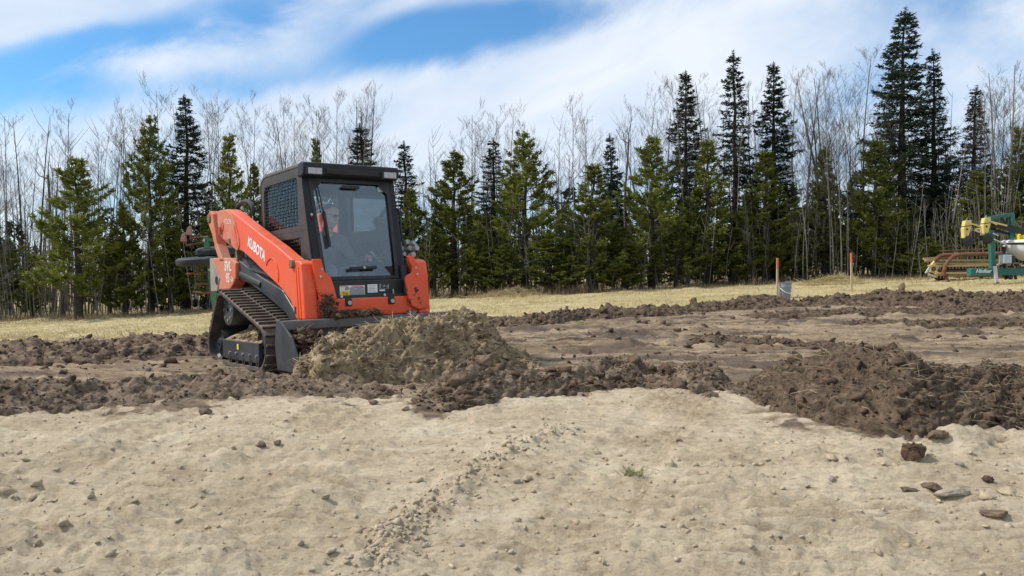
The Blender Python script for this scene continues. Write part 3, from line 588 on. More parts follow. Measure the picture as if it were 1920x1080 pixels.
ex = np.interp(uu, np.linspace(-260, 2200, 80), [q.x for q in ed]); ey = np.interp(uu, np.linspace(-260, 2200, 80), [q.y for q in ed]); off = rng.normal(size=n)*0.9+0.5; k = 1+off/np.hypot(ex, ey); ex *= k; ey *= k
tall = 0.55+0.9*sstep(-0.1, 0.4, noise2(ex*0.5, ey*0.5, 51))
D = rng.normal(size=(n, 3))*[0.35, 0.35, 0.1]+[0, 0, 0.9]; D *= rng.uniform(0.10, 0.42, (n, 1))*tall[:, None]
blades('dry_weeds', np.stack([ex, ey, zg(ex, ey)-0.02], -1), D, rng.uniform(0.003, 0.007, n), M_WEED, None, 12, 0.4, kind='stuff', label='tangle of dry brown weeds along the foot of the trees', category='weeds')
for u, v, w, lab in [(965, 556, 1.3, 'flattened heap of dry straw-coloured grass at the foot of the pines'), (1570, 532, 1.2, 'dry grass tussock at the foot of the clump of pale aspen stems')]:
    c0 = G(u, v); n = 2600; a = rng.normal(size=(n, 2))*[w*0.45, 0.28]; hh = 0.28*np.exp(-(a[:, 0]/(w*0.55))**2-(a[:, 1]/0.35)**2)
    D = rng.normal(size=(n, 3))*[1, 0.7, 0.25]; D *= rng.uniform(0.12, 0.4, (n, 1))/np.linalg.norm(D, axis=1)[:, None]
    o = blades('grass_heap', np.stack([a[:, 0], a[:, 1], hh*rng.random(n)], -1), D, rng.uniform(0.004, 0.008, n), M_GRASS, None, 13, 0.5); o.location = c0; tag(o, lab, 'grass heap')
# one green tuft on the sand
c0 = GF(1185, 892) + Vector((0, 0, 0.02)); M_TUFT = mat('green_grass_tuft', (0.19, 0.20, 0.085), (0.36, 0.36, 0.18), 30, 0.8, trans=True); n = 70
D = rng.normal(size=(n, 3))*[0.5, 0.4, 0.1]+[0, 0, 0.75]; D *= rng.uniform(0.04, 0.10, (n, 1))
o = blades('grass_tuft', np.stack([rng.normal(size=n)*0.03, rng.normal(size=n)*0.02, np.zeros(n)-0.01], -1), D, np.full(n, 0.0026), M_TUFT, None, 14, 0.4); o.location = c0; tag(o, 'small green grass tuft growing alone on the sand', 'grass tuft')

# ================================================================ TREES
M_BARKP = mat('pine_bark', (0.040, 0.032, 0.026), (0.085, 0.070, 0.058), 14, 0.95, spec=0.1)
M_BARKA = mat('aspen_bark', (0.10, 0.090, 0.074), (0.27, 0.25, 0.21), 2.2, 0.9, spec=0.1, rand=0.35)
M_TWIG = mat('aspen_twigs', (0.048, 0.040, 0.032), (0.12, 0.102, 0.082), 2.0, 0.95, spec=0.1, rand=0.25)
M_PINE = mat('pine_needles', (0.052, 0.074, 0.014), (0.255, 0.270, 0.055), 3.0, 0.8, spec=0.15, rand=0.28, trans=True)
M_SPRUCE = mat('spruce_needles', (0.018, 0.030, 0.018), (0.060, 0.080, 0.046), 2.2, 0.8, spec=0.15, rand=0.25, trans=True)
M_DEAD = mat('dead_branches', (0.085, 0.072, 0.060), (0.16, 0.14, 0.12), 4, 0.95, spec=0.1)

def branch_mesh(name, segs, mt, n=4):
    """segs: list of (points, radii); built in batches of equal length"""
    groups = {}
    for pts, rad in segs: groups.setdefault(len(pts), []).append((pts, rad))
    VV, FF, base = [], [], 0; ang = 2*np.pi*np.arange(n)/n
    for m, lst in groups.items():
        P = np.array([[tuple(p) for p in q] for q, _ in lst]); R = np.array([r for _, r in lst], float); k = len(lst)
        d = np.gradient(P, axis=1); d /= np.linalg.norm(d, axis=2, keepdims=True)+1e-9
        a = np.cross(d, np.array([0.31, 0.22, 0.92])); a /= np.linalg.norm(a, axis=2, keepdims=True)+1e-9; c = np.cross(d, a)
        V = P[:, :, None] + R[:, :, None, None]*(np.cos(ang)[None, None, :, None]*a[:, :, None]+np.sin(ang)[None, None, :, None]*c[:, :, None])
        f = grid_faces(m, n, True); VV.append(V.reshape(-1, 3)); FF.append((f[None]+(base+np.arange(k)*m*n)[:, None, None]).reshape(-1, 4)); base += k*m*n
    return mesh_np(name, np.concatenate(VV), np.concatenate(FF), mt, smooth=True)

def needle_mesh(name, P, D, W, mt, seed):
    """flat pointed slips: base P, vector D, half width W"""
    rng = np.random.default_rng(seed); n = len(P); s = np.cross(D, rng.normal(size=(n, 3))); s /= np.linalg.norm(s, axis=1)[:, None]+1e-9; s *= W[:, None]
    V = np.stack([P-s*0.4, P+D*0.45+s, P+D, P+D*0.45-s], 1).reshape(-1, 3); F = np.arange(4*n).reshape(n, 4); return mesh_np(name, V, F, mt)

def conifer(kind, seed, H, R, clear=0.1, dens=1.0):
    rnd = random.Random(seed); rng = np.random.default_rng(seed)
    lean = [Vector((rnd.uniform(-.012, .012)*H*(t**1.5), rnd.uniform(-.012, .012)*H*(t**1.5), H*t)) for t in np.linspace(0, 1, 9)]
    r0 = 0.016*H if kind == 'pine' else 0.014*H
    trunk = [(lean, [r0*(1-0.93*i/8) for i in range(9)])]
    def axis(z): t = max(0, min(0.9999, z/H))*8; i = int(t); return lean[i].lerp(lean[i+1], t-i)
    segs = []; P = []; D = []; W = []
    z = H*clear; step = 0.23 if kind == 'pine' else 0.19
    sector = [rnd.uniform(0.62, 1.22) for _ in range(7)]
    while z < H*0.985:
        t = (z/H-clear)/(1-clear)
        if kind == 'pine': prof = (1-t)**0.92*(0.70+0.30*min(1, t/0.18)) + 0.035
        else: prof = (1-t)**0.85*(0.80+0.20*min(1, t/0.12)) + 0.025
        nb = rnd.randint(4, 6) if kind == 'pine' else rnd.randint(5, 8); a0 = rnd.uniform(0, 6.28)
        for b in range(nb):
            a = a0 + 6.283*b/nb + rnd.uniform(-.35, .35); L = R*prof*rnd.uniform(0.52, 1.2)*sector[(int(a/6.283*7) + int(z*0.9)*3) % 7]
            if rnd.random() < (0.10 if kind == 'pine' else 0.14)*(1 if t < 0.8 else 0): continue
            L = max(L, 0.10); base = axis(z+rnd.uniform(-.14, .14)); hd = Vector((math.cos(a), math.sin(a), 0))
            if kind == 'pine': rise = [0.22, 0.42, 0.80]
            else:
                dr = -0.42*(1-t)+0.10+0.35*max(0, t-0.75)*4*0.4; rise = [dr*0.6, dr*1.1, dr*1.1+0.16]
            pts = [base, base+hd*L*0.4+Vector((0, 0, rise[0]*L*0.6)), base+hd*L*0.75+Vector((0, 0, rise[1]*L*0.85)), base+hd*L*(0.97)+Vector((0, 0, rise[2]*L*0.9))]
            segs.append((pts, [max(0.012*L+0.004, 0.006), 0.008*L+0.003, 0.005*L+0.002, 0.0025]))
            # needle-bearing shoots along the branch
            pa = np.array([p[:] for p in pts]); side = np.array([-hd.y, hd.x, 0.0])
            start = 0.22 if kind == 'pine' else 0.05
            if z < H*(clear+0.10): start += 0.25
            ns = max(3, int(L*(18 if kind == 'pine' else 21)*dens)); f = start+(1-start)*rng.random(ns)**0.8
            idx = np.minimum((f*3).astype(int), 2); fr = (f*3-idx)[:, None]; c = pa[idx]*(1-fr)+pa[idx+1]*fr; tang = pa[idx+1]-pa[idx]; tang /= np.linalg.norm(tang, axis=1)[:, None]
            sg = rng.choice([-1, 1], ns)[:, None]
            if kind == 'pine':
                sl = (0.10+0.24*rng.random((ns, 1)))*(0.55+0.45*L/R); sd = tang*0.8+side*sg*rng.uniform(0.2, 1.0, (ns, 1))+np.array([0, 0, 1])*rng.uniform(0.15, 1.15, (ns, 1))
            else:
                sl = (0.10+0.26*rng.random((ns, 1)))*(0.45+0.6*(1-f[:, None])+0.2); sl *= min(1.0, 0.35+L/1.0); sd = tang*0.75+side*sg*rng.uniform(0.4, 1.0, (ns, 1))+np.array([0, 0, 1])*rng.uniform(-0.45, 0.12, (ns, 1))
            sd /= np.linalg.norm(sd, axis=1)[:, None]
            nn = 13 if kind == 'pine' else 8; g = rng.random((ns, nn, 1)); o = c[:, None]+sd[:, None]*sl[:, None]*g
            nv = sd[:, None]*(0.9 if kind == 'pine' else 0.8)+rng.normal(size=(ns, nn, 3))*(0.55 if kind == 'pine' else 0.42); nv /= np.linalg.norm(nv, axis=2)[:, :, None]
            ln = rng.uniform(0.08, 0.15, (ns, nn, 1)) if kind == 'pine' else rng.uniform(0.06, 0.12, (ns, nn, 1))
            P.append(o.reshape(-1, 3)); D.append((nv*ln).reshape(-1, 3)); W.append(np.full(ns*nn, 0.020 if kind == 'pine' else 0.018)*rng.uniform(0.6, 1.3, ns*nn))
        z += step*rnd.uniform(0.75, 1.3)*(0.7+0.3*(1-t))
    # leader shoot
    n = 160; g = rng.random((n, 1)); tip = np.array(lean[-1][:]); P.append(tip+np.array([0, 0, 1])*(g*0.55-0.45)); d = rng.normal(size=(n, 3))*[1, 1, 0.3]+[0, 0, 0.7]; d /= np.linalg.norm(d, axis=1)[:, None]; D.append(d*0.085); W.append(np.full(n, 0.009))
    # dead lower sticks
    for _ in range(14):
        zz = H*rnd.uniform(0.03, clear+0.12); a = rnd.uniform(0, 6.28); L = rnd.uniform(0.3, 0.8)*R*0.7; b = axis(zz); q = b+Vector((math.cos(a)*L, math.sin(a)*L, rnd.uniform(-.25, .1)*L)); segs.append(([b, b.lerp(q, .5), q], [0.012, 0.008, 0.003]))
    tm = branch_mesh(kind+'_trunk', trunk, M_BARKP, 7); bm_ = branch_mesh(kind+'_limbs', segs, M_DEAD if kind == 'spruce' else M_BARKP, 3)
    cm = needle_mesh(kind+'_crown', np.concatenate(P), np.concatenate(D), np.concatenate(W), M_PINE if kind == 'pine' else M_SPRUCE, seed)
    return {'H': H, 'R': R, 'trunk': tm, 'limbs': bm_, 'crown': cm}

def aspen(seed, H, r0, stems=1, spread=0.0, low=0.42, lush=1.0, dark=False):
    rnd = random.Random(seed); trunk = []; segs = []
    for s_ in range(stems):
        a = rnd.uniform(0, 6.28); off = Vector((math.cos(a), math.sin(a), 0))*spread; h = H*rnd.uniform(0.82, 1.0) if stems > 1 else H; n = 11
        w = [Vector((0, 0, 0))]; dv = Vector((rnd.uniform(-.03, .03), rnd.uniform(-.03, .03), 1))+off*0.12
        for i in range(n):
            dv = dv + Vector((rnd.uniform(-.035, .035), rnd.uniform(-.035, .035), 0)); w.append(w[-1]+dv.normalized()*h/n)
        pts = [p+off*0.25 for p in w]; rad = [r0*(1-0.9*(i/n)**0.9) + 0.004 for i in range(n+1)]
        trunk.append((pts, rad))
        def grow(p, d, L, r, depth):
            m = 4; q = [p]; dd = d.copy()
            for i in range(m):
                dd = (dd + Vector((rnd.uniform(-.16, .16), rnd.uniform(-.16, .16), rnd.uniform(-.02, .16)))).normalized(); q.append(q[-1]+dd*L/m)
            segs.append((q, [r*(1-0.72*i/m) for i in range(m+1)]))
            if depth > 0:
                for _ in range(int(rnd.randint(4, 7)*lush+0.3)):
                    f = rnd.uniform(0.25, 1.0); i = min(m-1, int(f*m)); b = q[i].lerp(q[i+1], f*m-i); ax = Vector((rnd.uniform(-1, 1), rnd.uniform(-1, 1), rnd.uniform(0.0, .9))).normalized()
                    grow(b, (dd*0.75+ax*0.75).normalized(), L*rnd.uniform(0.35, 0.62), max(r*0.5, 0.0036), depth-1)
        nb = int(rnd.randint(17, 23)*lush)
        for b in range(nb):
            f = low+(0.985-low)*(b+rnd.random())/nb; i = min(n-1, int(f*n)); p = pts[i].lerp(pts[i+1], f*n-i); a = rnd.uniform(0, 6.28)
            up = rnd.uniform(0.55, 1.25); L = H*(0.06+0.14*(1-f)+0.02)*rnd.uniform(0.7, 1.35); grow(p, Vector((math.cos(a), math.sin(a), up)).normalized(), L, max(0.24*rad[i], 0.0055), 2 if L > 0.5 else 1)
        for b in range(rnd.randint(2, 5)):
            f = rnd.uniform(0.08, low); i = int(f*n); p = pts[i]; a = rnd.uniform(0, 6.28); grow(p, Vector((math.cos(a), math.sin(a), 0.3)).normalized(), rnd.uniform(.3, .8), 0.007, 0)
    return {'H': H, 'trunk': branch_mesh('aspen_trunk', trunk, M_BARKA, 6), 'branches': branch_mesh('aspen_branches', segs, M_TWIG, 3)}

def plant_tree(proto, name, label, cat, loc, height, rz, group=None, wid=None, tilt=(0, 0)):
    s = height/proto['H']; w = s if wid is None else wid/(2*proto['R'])
    t = thing(name, label, cat, loc, rz, group, (w, w, s)); t.rotation_euler = (tilt[0], tilt[1], rz)
    for k in ('trunk', 'limbs', 'crown', 'branches'):
        if k in proto:
            o = link(k, proto[k], t)
            if k != 'trunk': o['kind'] = 'stuff'
    return t
def tree_spot(u, backm, vb=None):
    if vb is None: ue = np.linspace(-260, 2200, 80); x_ = float(np.interp(u, ue, [q.x for q in ed])) + (0 if -260 < u < 2200 else (u-min(max(u, -260), 2200))/FPX*26); p = Vector((x_, float(np.interp(u, ue, [q.y for q in ed])), 0))
    else: p = G(u, vb)
    k = 1+backm/math.hypot(p.x, p.y); return Vector((p.x*k, p.y*k, float(zg(p.x*k, p.y*k))-0.05))

PINES = [conifer('pine', 100+i, 7.0, r, c, d) for i, (r, c, d) in enumerate([(1.45, 0.12, 1.0), (1.25, 0.07, 1.05), (1.6, 0.16, 0.85), (1.1, 0.10, 1.0)])]
SPRUCES = [conifer('spruce', 200+i, 10.0, r, c, d) for i, (r, c, d) in enumerate([(1.35, 0.06, 1.3), (1.15, 0.10, 1.15), (1.55, 0.05, 1.35)])]
ASPENS = [aspen(300+i, 9.0, r) for i, r in enumerate((0.040, 0.048, 0.033, 0.055, 0.042, 0.036))]

rnd = random.Random(5)
def put(kind, u, vt, wpx, back, label, v=0, vb=None, group=None):
    p = tree_spot(u, back, vb); h = top_z(vt, p)-p.z; d = p.y; pr = (PINES if kind == 'pine' else SPRUCES)[v]
    nm = 'pine_tree' if kind == 'pine' else 'spruce_tree'
    return plant_tree(pr, nm, label, 'pine tree' if kind == 'pine' else 'spruce tree', p, h, rnd.uniform(0, 6.28), group, wpx*(1.55 if kind == 'pine' else 1.62)/FPX*d)
S = [(350, 180, 105, 2.5, 'tall dark spruce with ragged pointed top beside the thin open pine', 0), (683, 236, 100, 4, 'dark spruce whose top rises behind the loader cab', 1), (762, 268, 75, 3, 'slim dark spruce just beside the loader cab pillar', 1),
     (1286, 138, 96, 4, 'dark spruce with bent leader standing next to the big bare crown', 0), (1376, 100, 86, 4.5, 'slender spire-topped spruce between two other dark spruces', 1), (1450, 122, 100, 4, 'full dark spruce flanked by bare grey branches', 0),
     (1690, 22, 150, 4.5, 'tallest darkest spruce towering over the whole wood edge', 2), (1748, 95, 84, 5, 'narrow spruce leaning against the tallest spruce', 1), (1822, 165, 80, 6, 'thin dark spruce above the folded farm implement', 1),
     (1146, 254, 60, 5, 'small thin spruce beside the dead snag', 1), (926, 262, 82, 4, 'sparse greyish spruce between two bushy pines', 1), (1912, 300, 80, 5, 'dark spruce at the wood edge above the seed tank', 0), (505, 330, 70, 5, 'low dark spruce half hidden behind the cab grille', 0)]
for u, vt, w, b, lab, v in S: put('spruce', u, vt, w, b, lab, v)
Pn = [(148, 302, 150, 0.2, 'broad dark green pine with bare lower trunk standing in front of the aspens', 0, 598), (283, 222, 118, 1.6, 'tall thin open pine with light green tufts beside the ragged spruce', 2, None), (432, 254, 78, 3, 'narrow green pine rising behind the loader lift arm', 3, None),
      (595, 262, 52, 5, 'small bright pine tip showing over the cab roof', 3, None), (772, 356, 80, 2, 'yellow-green pine right beside the cab', 1, None), (852, 290, 130, 1.8, 'dense green pine beside the sparse greyish spruce', 0, None),
      (984, 250, 140, 2.2, 'open-branched pine with a tiered top', 2, None), (1112, 310, 138, 1.2, 'bushy bright pine with a full rounded cone', 1, None), (1222, 262, 128, 2.0, 'wide pine with yellow-green crown next to the dead snag', 0, None),
      (1326, 266, 112, 1.4, 'straight pointed pine below the slender spire-topped spruce', 1, None), (1436, 286, 116, 1.5, 'light green pine in front of the full dark spruce', 1, None), (1546, 280, 84, 2.0, 'narrow pine behind the clump of pale aspen stems', 3, None),
      (1640, 268, 116, 1.8, 'dense pine at the foot of the tallest spruce', 0, None), (1826, 322, 90, 4, 'pale green pine behind the yellow row units', 3, None), (1908, 240, 76, 5, 'tall olive pine above the green implement frame', 3, None),
      (476, 310, 62, 4, 'short pine peeping between the lift arm and cab', 3, None), (236, 395, 84, 1.0, 'young pine beside the broad dark green pine', 1, None), (392, 410, 90, 1.6, 'young pine behind the folded green cultivator', 0, None), (1742, 446, 84, 1.2, 'young pine close to the rusty reel header', 0, None)]
for u, vt, w, b, lab, v, vb in Pn: put('pine', u, vt, w, b, lab, v, vb)
for k, (u, vt, w, b) in enumerate([(815, 400, 95, 0.9), (905, 405, 105, 1.0), (945, 430, 95, 0.7), (1030, 420, 110, 0.9), (1068, 430, 90, 1.2), (1170, 400, 110, 1.0), (1268, 395, 105, 0.9), (1376, 400, 100, 1.0), (1400, 420, 90, 1.8), (1488, 410, 90, 1.6), (1590, 415, 85, 2.2), (1690, 400, 95, 1.8), (1780, 430, 80, 3), (1880, 400, 90, 3.2), (1950, 380, 110, 3.0),
                                  (320, 430, 85, 1.4), (205, 450, 75, 2.0), (445, 420, 90, 2.2), (520, 430, 90, 2.4), (-60, 330, 150, 2.0), (-160, 380, 140, 1.5), (2020, 300, 130, 2.5), (2100, 350, 130, 2.0), (60, 480, 50, 2.4)]):
    put('pine', u, vt+(28 if 780 < u < 1720 else 0), w*0.9, b, 'low young pine filling the gaps along the wood edge', k % 4, group='young pines filling the wood edge')
# bare aspens, each a thing of its own
rnd = random.Random(9)
us = np.linspace(-230, 2130, 150)
for k, u in enumerate(us):
    u += rnd.uniform(-7, 7); back = rnd.uniform(2.2, 14) if not (1480 < u < 1640) else rnd.uniform(0.6, 9); p = tree_spot(u, back)
    vt = np.interp(u, [-200, 0, 120, 200, 380, 470, 560, 650, 700, 760, 830, 900, 980, 1060, 1130, 1200, 1290, 1400, 1500, 1580, 1660, 1740, 1830, 1900, 2100], [215, 235, 225, 215, 185, 195, 235, 190, 175, 225, 255, 240, 235, 215, 240, 205, 170, 185, 160, 140, 130, 230, 215, 145, 150]) + rnd.uniform(-30, 115)
    h = top_z(vt, p)-p.z
    plant_tree(ASPENS[k % 6], 'aspen_tree', 'bare grey aspen with thin leafless twigs in the wood edge', 'aspen tree', p, h, rnd.uniform(0, 6.28), 'bare aspens in the wood edge', None, (rnd.uniform(-.03, .03), rnd.uniform(-.03, .03)))
# pale aspen stems standing clear at the wood edge
for u, vt, lab, vb in [(1505, 300, 'pale white aspen stem nearest the grey pail with a low side branch', 530), (1514, 250, 'slim tan aspen stem twinned with the pale white aspen', 529), (1578, 200, 'pale aspen stem with a slight curve in the dry grass tussock', 527),
                       (1562, 260, 'thin leaning pale aspen on the edge of the dry grass tussock', 527), (1590, 240, 'straight pale aspen stem right behind the second survey stake', 526), (1490, 350, 'short crooked pale sapling beside the slim tan aspen', 531)]:
    p = tree_spot(u, 0.1, vb); plant_tree(ASPENS[int(u) % 6], 'aspen_tree', lab, 'aspen tree', p, top_z(vt, p)-p.z, rnd.uniform(0, 6.28), None, None, (rnd.uniform(-.03, .03), rnd.uniform(-.03, .03)))
for u, vt, b, sd, lab in [(1565, 120, 3.5, 41, 'large spreading bare poplar with several thick limbs beside the tallest spruce'), (1225, 190, 5, 42, 'wide bare poplar crown between pine and spruce'), (1885, 115, 5, 43, 'big bare poplar behind the green implement frame'), (670, 158, 6, 44, 'bare poplar with tall fanned twigs behind the cab')]:
    p = tree_spot(u, b); h = top_z(vt, p)-p.z; pr = aspen(sd, 10.0, 0.10, 3, 0.9, 0.36, 0.9); plant_tree(pr, 'poplar_tree', lab, 'poplar tree', p, h, rnd.uniform(0, 6), None)
PP = aspen(48, 10.0, 0.07, 1, 0.0, 0.34, 1.15)
for u, vt, b, lab in [(1335, 150, 6, 'bare twiggy poplar between the bent-leader spruce and the slender spruce'), (1418, 170, 6, 'bare grey poplar crown between the slender spruce and the full dark spruce'), (1500, 145, 5, 'tall bare poplar beside the full dark spruce'), (1618, 112, 5, 'tall bare poplar pressed against the tallest spruce'), (1790, 215, 6, 'bare poplar between the narrow leaning spruce and the thin dark spruce'), (1860, 190, 4, 'bare poplar with pale bark behind the yellow row units'), (545, 215, 6, 'bare poplar crown showing over the cab grille')]:
    p = tree_spot(u, b); plant_tree(PP, 'poplar_tree', lab, 'poplar tree', p, top_z(vt, p)-p.z, rnd.uniform(0, 6))
# dead snags
for u, vt, b, lab, tl in [(1170, 215, 3, 'dead broken snag with one crooked limb above the pines', 0.02), (118, 282, 1.6, 'broken leaning dead trunk behind the broad dark green pine', -0.10)]:
    p = tree_spot(u, b); h = top_z(vt, p)-p.z; t = thing('dead_snag', lab, 'dead tree', p); t.rotation_euler = (0, tl, 0)
    link('trunk', branch_mesh('snag_trunk', [([Vector((0.05*math.sin(i*1.3), 0, h*0.86*i/6)) for i in range(7)], [(0.062-0.005*i) for i in range(7)])], M_DEAD, 6), t)
    link('limb', branch_mesh('snag_limb', [([Vector((0, 0, h*.84)), Vector((-.22, 0, h*.86)), Vector((-.42, .1, h*.92))], [.024, .015, .006]), ([Vector((0.02, 0, h*.8)), Vector((.05, .05, h*.9)), Vector((.16, .05, h))], [.026, .016, .006]), ([Vector((0, 0, h*.6)), Vector((-.4, 0, h*.66)), Vector((-.75, 0, h*.62))], [.018, .011, .004])], M_DEAD, 5), t)
# overhanging branch tips at the left of the wood, nearer than the rest
p = G(-60, 600); p = Vector((p.x*0.86, p.y*0.86, float(zg(p.x*.86, p.y*.86)))); pr = aspen(47, 9.5, 0.08, 2, 0.8, 0.3, 0.95)
plant_tree(pr, 'poplar_tree', 'bare poplar with curling twigs standing forward of the broad dark green pine', 'poplar tree', p, top_z(95, p)-p.z, 1.2)
# deeper wood behind: one mass of stems, twigs and low dark conifers
segs = []; rnd = random.Random(77); NP, ND, NW = [], [], []; rng = np.random.default_rng(77)
for k in range(800):
    u = rnd.uniform(-420, 2340); p = tree_spot(u, rnd.uniform(6, 34)); h = rnd.uniform(3.0, 7.2); lx, ly = rnd.uniform(-.4, .4), rnd.uniform(-.3, .3); r = rnd.uniform(0.02, 0.055)
    q = [p+Vector((lx*f*f, ly*f*f, h*f)) for f in (0, .25, .5, .75, 1)]; segs.append((q, [r, r*.85, r*.65, r*.4, .005]))
    for _ in range(10):
        f = rnd.uniform(.3, 1); b = p+Vector((lx*f*f, ly*f*f, h*f)); a = rnd.uniform(0, 6.28); L = rnd.uniform(.4, 1.3); e = b+Vector((math.cos(a)*L*.6, math.sin(a)*L*.6, L*.75)); segs.append(([b, b.lerp(e, .5)+Vector((rnd.uniform(-.06, .06), 0, -.04)), e], [.010, .007, .003]))
link('far_wood_stems', branch_mesh('far_wood_stems', segs, M_TWIG, 3), kind='stuff', label='deep wood of bare grey stems behind the edge trees', category='woods')
segs = []
for k in range(2200):                                     # thin saplings and brush under the trees
    u = rnd.uniform(-420, 2340); p = tree_spot(u, rnd.uniform(0.3, 9)); h = rnd.uniform(0.9, 3.4); a = rnd.uniform(0, 6.28); q = p+Vector((math.cos(a)*.12*h, math.sin(a)*.12*h, h)); segs.append(([p, p.lerp(q, .5)+Vector((rnd.uniform(-.05, .05), 0, 0)), q], [rnd.uniform(.008, .022), .010, .004]))
    for _ in range(4):
        b = p.lerp(q, rnd.uniform(.3, .95)); e = b+Vector((rnd.uniform(-.4, .4), rnd.uniform(-.4, .4), rnd.uniform(.1, .5))); segs.append(([b, e], [.006, .003]))
link('undergrowth', branch_mesh('undergrowth', segs, M_BARKA, 3), kind='stuff', label='thicket of thin bare saplings under the trees', category='thicket')
for k in range(185):                                      # low dark conifer mass deep in the wood
    u = rnd.uniform(-420, 2340) if k % 3 else rnd.uniform(700, 1900); p = tree_spot(u, rnd.uniform(4, 36)); h = rnd.uniform(2.0, 4.2); n = 480; f = rng.random(n)**0.8; a = rng.random(n)*6.28; R_ = (0.95*(1-f)+.08)*rng.random(n)**0.5
    NP.append(np.stack([p.x+R_*np.cos(a), p.y+R_*np.sin(a), p.z+0.3+f*h], -1)); d = np.stack([np.cos(a), np.sin(a), rng.uniform(-.5, .4, n)], -1)+rng.normal(size=(n, 3))*.4; ND.append(d*rng.uniform(.08, .2, (n, 1))); NW.append(rng.uniform(.04, .10, n))
link('far_wood_conifers', needle_mesh('far_wood_conifers', np.concatenate(NP), np.concatenate(ND), np.concatenate(NW), M_SPRUCE, 5), kind='stuff', label='dark low conifers massed deep in the wood', category='woods')

# ================================================================ COMPACT TRACK LOADER
M_OR = mat('orange_paint', (0.76, 0.072, 0.012), (0.82, 0.088, 0.018), 3, 0.36, dust=0.20, dscale=5, up=0.22, dcol=(0.50, 0.34, 0.25), spec=0.35, spat=0.55)
M_ORD = mat('dusty_orange_paint', (0.58, 0.095, 0.040), (0.66, 0.125, 0.055), 3, 0.55, dust=1.0, dscale=4.0, up=0.35, dcol=(0.46, 0.30, 0.20), spec=0.4, spat=0.4)
M_BLK = mat('charcoal_paint', (0.009, 0.011, 0.014), (0.015, 0.018, 0.022), 4, 0.42, dust=0.08, dscale=5, up=0.12, spec=0.35)
M_CABK = mat('cab_black_paint', (0.006, 0.007, 0.009), (0.010, 0.011, 0.014), 4, 0.38, dust=0.05, dscale=3, up=0.06, dcol=(0.25, 0.20, 0.16), spec=0.28)
M_NAVY = mat('slate_paint', (0.015, 0.019, 0.027), (0.025, 0.031, 0.042), 4, 0.42, dust=0.10, dscale=4, up=0.12, spec=0.5)
M_RUB = mat('track_rubber', (0.022, 0.021, 0.021), (0.052, 0.046, 0.042), 8, 0.75, dust=0.38, dscale=7, up=0.6, dcol=(0.27, 0.205, 0.145), bump=0.003, bscale=40)
M_LUG = mat('worn_lug_rubber', (0.030, 0.028, 0.027), (0.075, 0.066, 0.058), 8, 0.75, dust=0.30, dscale=9, up=0.45, dcol=(0.27, 0.205, 0.145))
M_TIRE = mat('tire_rubber', (0.018, 0.018, 0.019), (0.04, 0.04, 0.042), 8, 0.7, up=0.25, dcol=(0.2, 0.2, 0.2))
M_STEEL = mat('worn_steel', (0.32, 0.32, 0.32), (0.55, 0.54, 0.52), 14, 0.38, 0.85, bump=0.001)
M_BUCK = mat('bucket_steel', (0.085, 0.090, 0.098), (0.165, 0.17, 0.178), 5, 0.5, 0.35, dust=0.45, dscale=4, up=0.3, dcol=(0.24, 0.19, 0.14))
M_PIN = mat('dirty_pin', (0.12, 0.085, 0.05), (0.26, 0.19, 0.12), 12, 0.6, 0.3)
M_WHITE = mat('white_decal', (0.74, 0.74, 0.72), (0.80, 0.80, 0.78), 6, 0.5)
M_DECAL = mat('dusty_white_decal', (0.62, 0.55, 0.48), (0.74, 0.70, 0.64), 14, 0.6)
M_GREYD = mat('grey_decal', (0.23, 0.24, 0.25), (0.30, 0.31, 0.32), 6, 0.5)
M_YEL = mat('yellow_decal', (0.78, 0.58, 0.02), (0.85, 0.64, 0.03), 6, 0.5)
M_RED = mat('red_decal', (0.55, 0.05, 0.03), None, 6, 0.5)
M_LENS = mat('lamp_lens', (0.30, 0.31, 0.31), (0.46, 0.47, 0.47), 30, 0.15, spec=0.6)
M_SEAT = mat('seat_vinyl', (0.04, 0.042, 0.046), (0.07, 0.072, 0.076), 10, 0.6)
M_HOSE = mat('black_hose', (0.014, 0.014, 0.015), (0.03, 0.03, 0.03), 10, 0.5)
M_GLASS = glass_mat('windscreen_glass', (0.95, 0.98, 0.99), 0.035)
M_SIDEG = glass_mat('side_glass', (0.92, 0.96, 0.96), 0.05)

LT = Vector((-2.05672, 9.02052, 0.06724)); LR = (Matrix.Rotation(0.653098-math.pi/2, 3, 'Z') @ Matrix(((math.cos(.0336), 0, -math.sin(.0336)), (0, 1, 0), (math.sin(.0336), 0, math.cos(.0336)))) @ Matrix.Rotation(0.0143, 3, 'X'))
ldr = thing('track_loader', 'orange and black compact track loader pushing a bucket load of sod', 'track loader', LT); ldr.rotation_euler = LR.to_euler()
def swap(mb): mb.v = [(p[1], p[0], p[2]) for p in mb.v]; return mb          # prism drawn in YZ, pushed along X
def xform(mb, M): mb.v = [tuple(M @ Vector(p)) for p in mb.v]; return mb
def radial(poly, c, angs):
    out = []
    for a in angs:
        dx, dz = math.cos(a), math.sin(a); best = 1e9
        for i in range(len(poly)):
            (x1, z1), (x2, z2) = poly[i], poly[(i+1) % len(poly)]; ex, ez = x2-x1, z2-z1; den = dx*ez-dz*ex
            if abs(den) < 1e-12: continue
            t = ((x1-c[0])*ez-(z1-c[1])*ex)/den; s = ((x1-c[0])*dz-(z1-c[1])*dx)/den
            if t > 1e-6 and -1e-6 <= s <= 1+1e-6: best = min(best, t)
        out.append((c[0]+dx*best, c[1]+dz*best))
    return out
def frame(mb, outer, inner, y0, y1):
    c = (sum(p[0] for p in inner)/len(inner), sum(p[1] for p in inner)/len(inner))
    an = sorted(set(round(math.atan2(p[1]-c[1], p[0]-c[0]), 5) for p in list(outer)+list(inner)))
    return mb.ring(radial(outer, c, an), radial(inner, c, an), y0, y1)
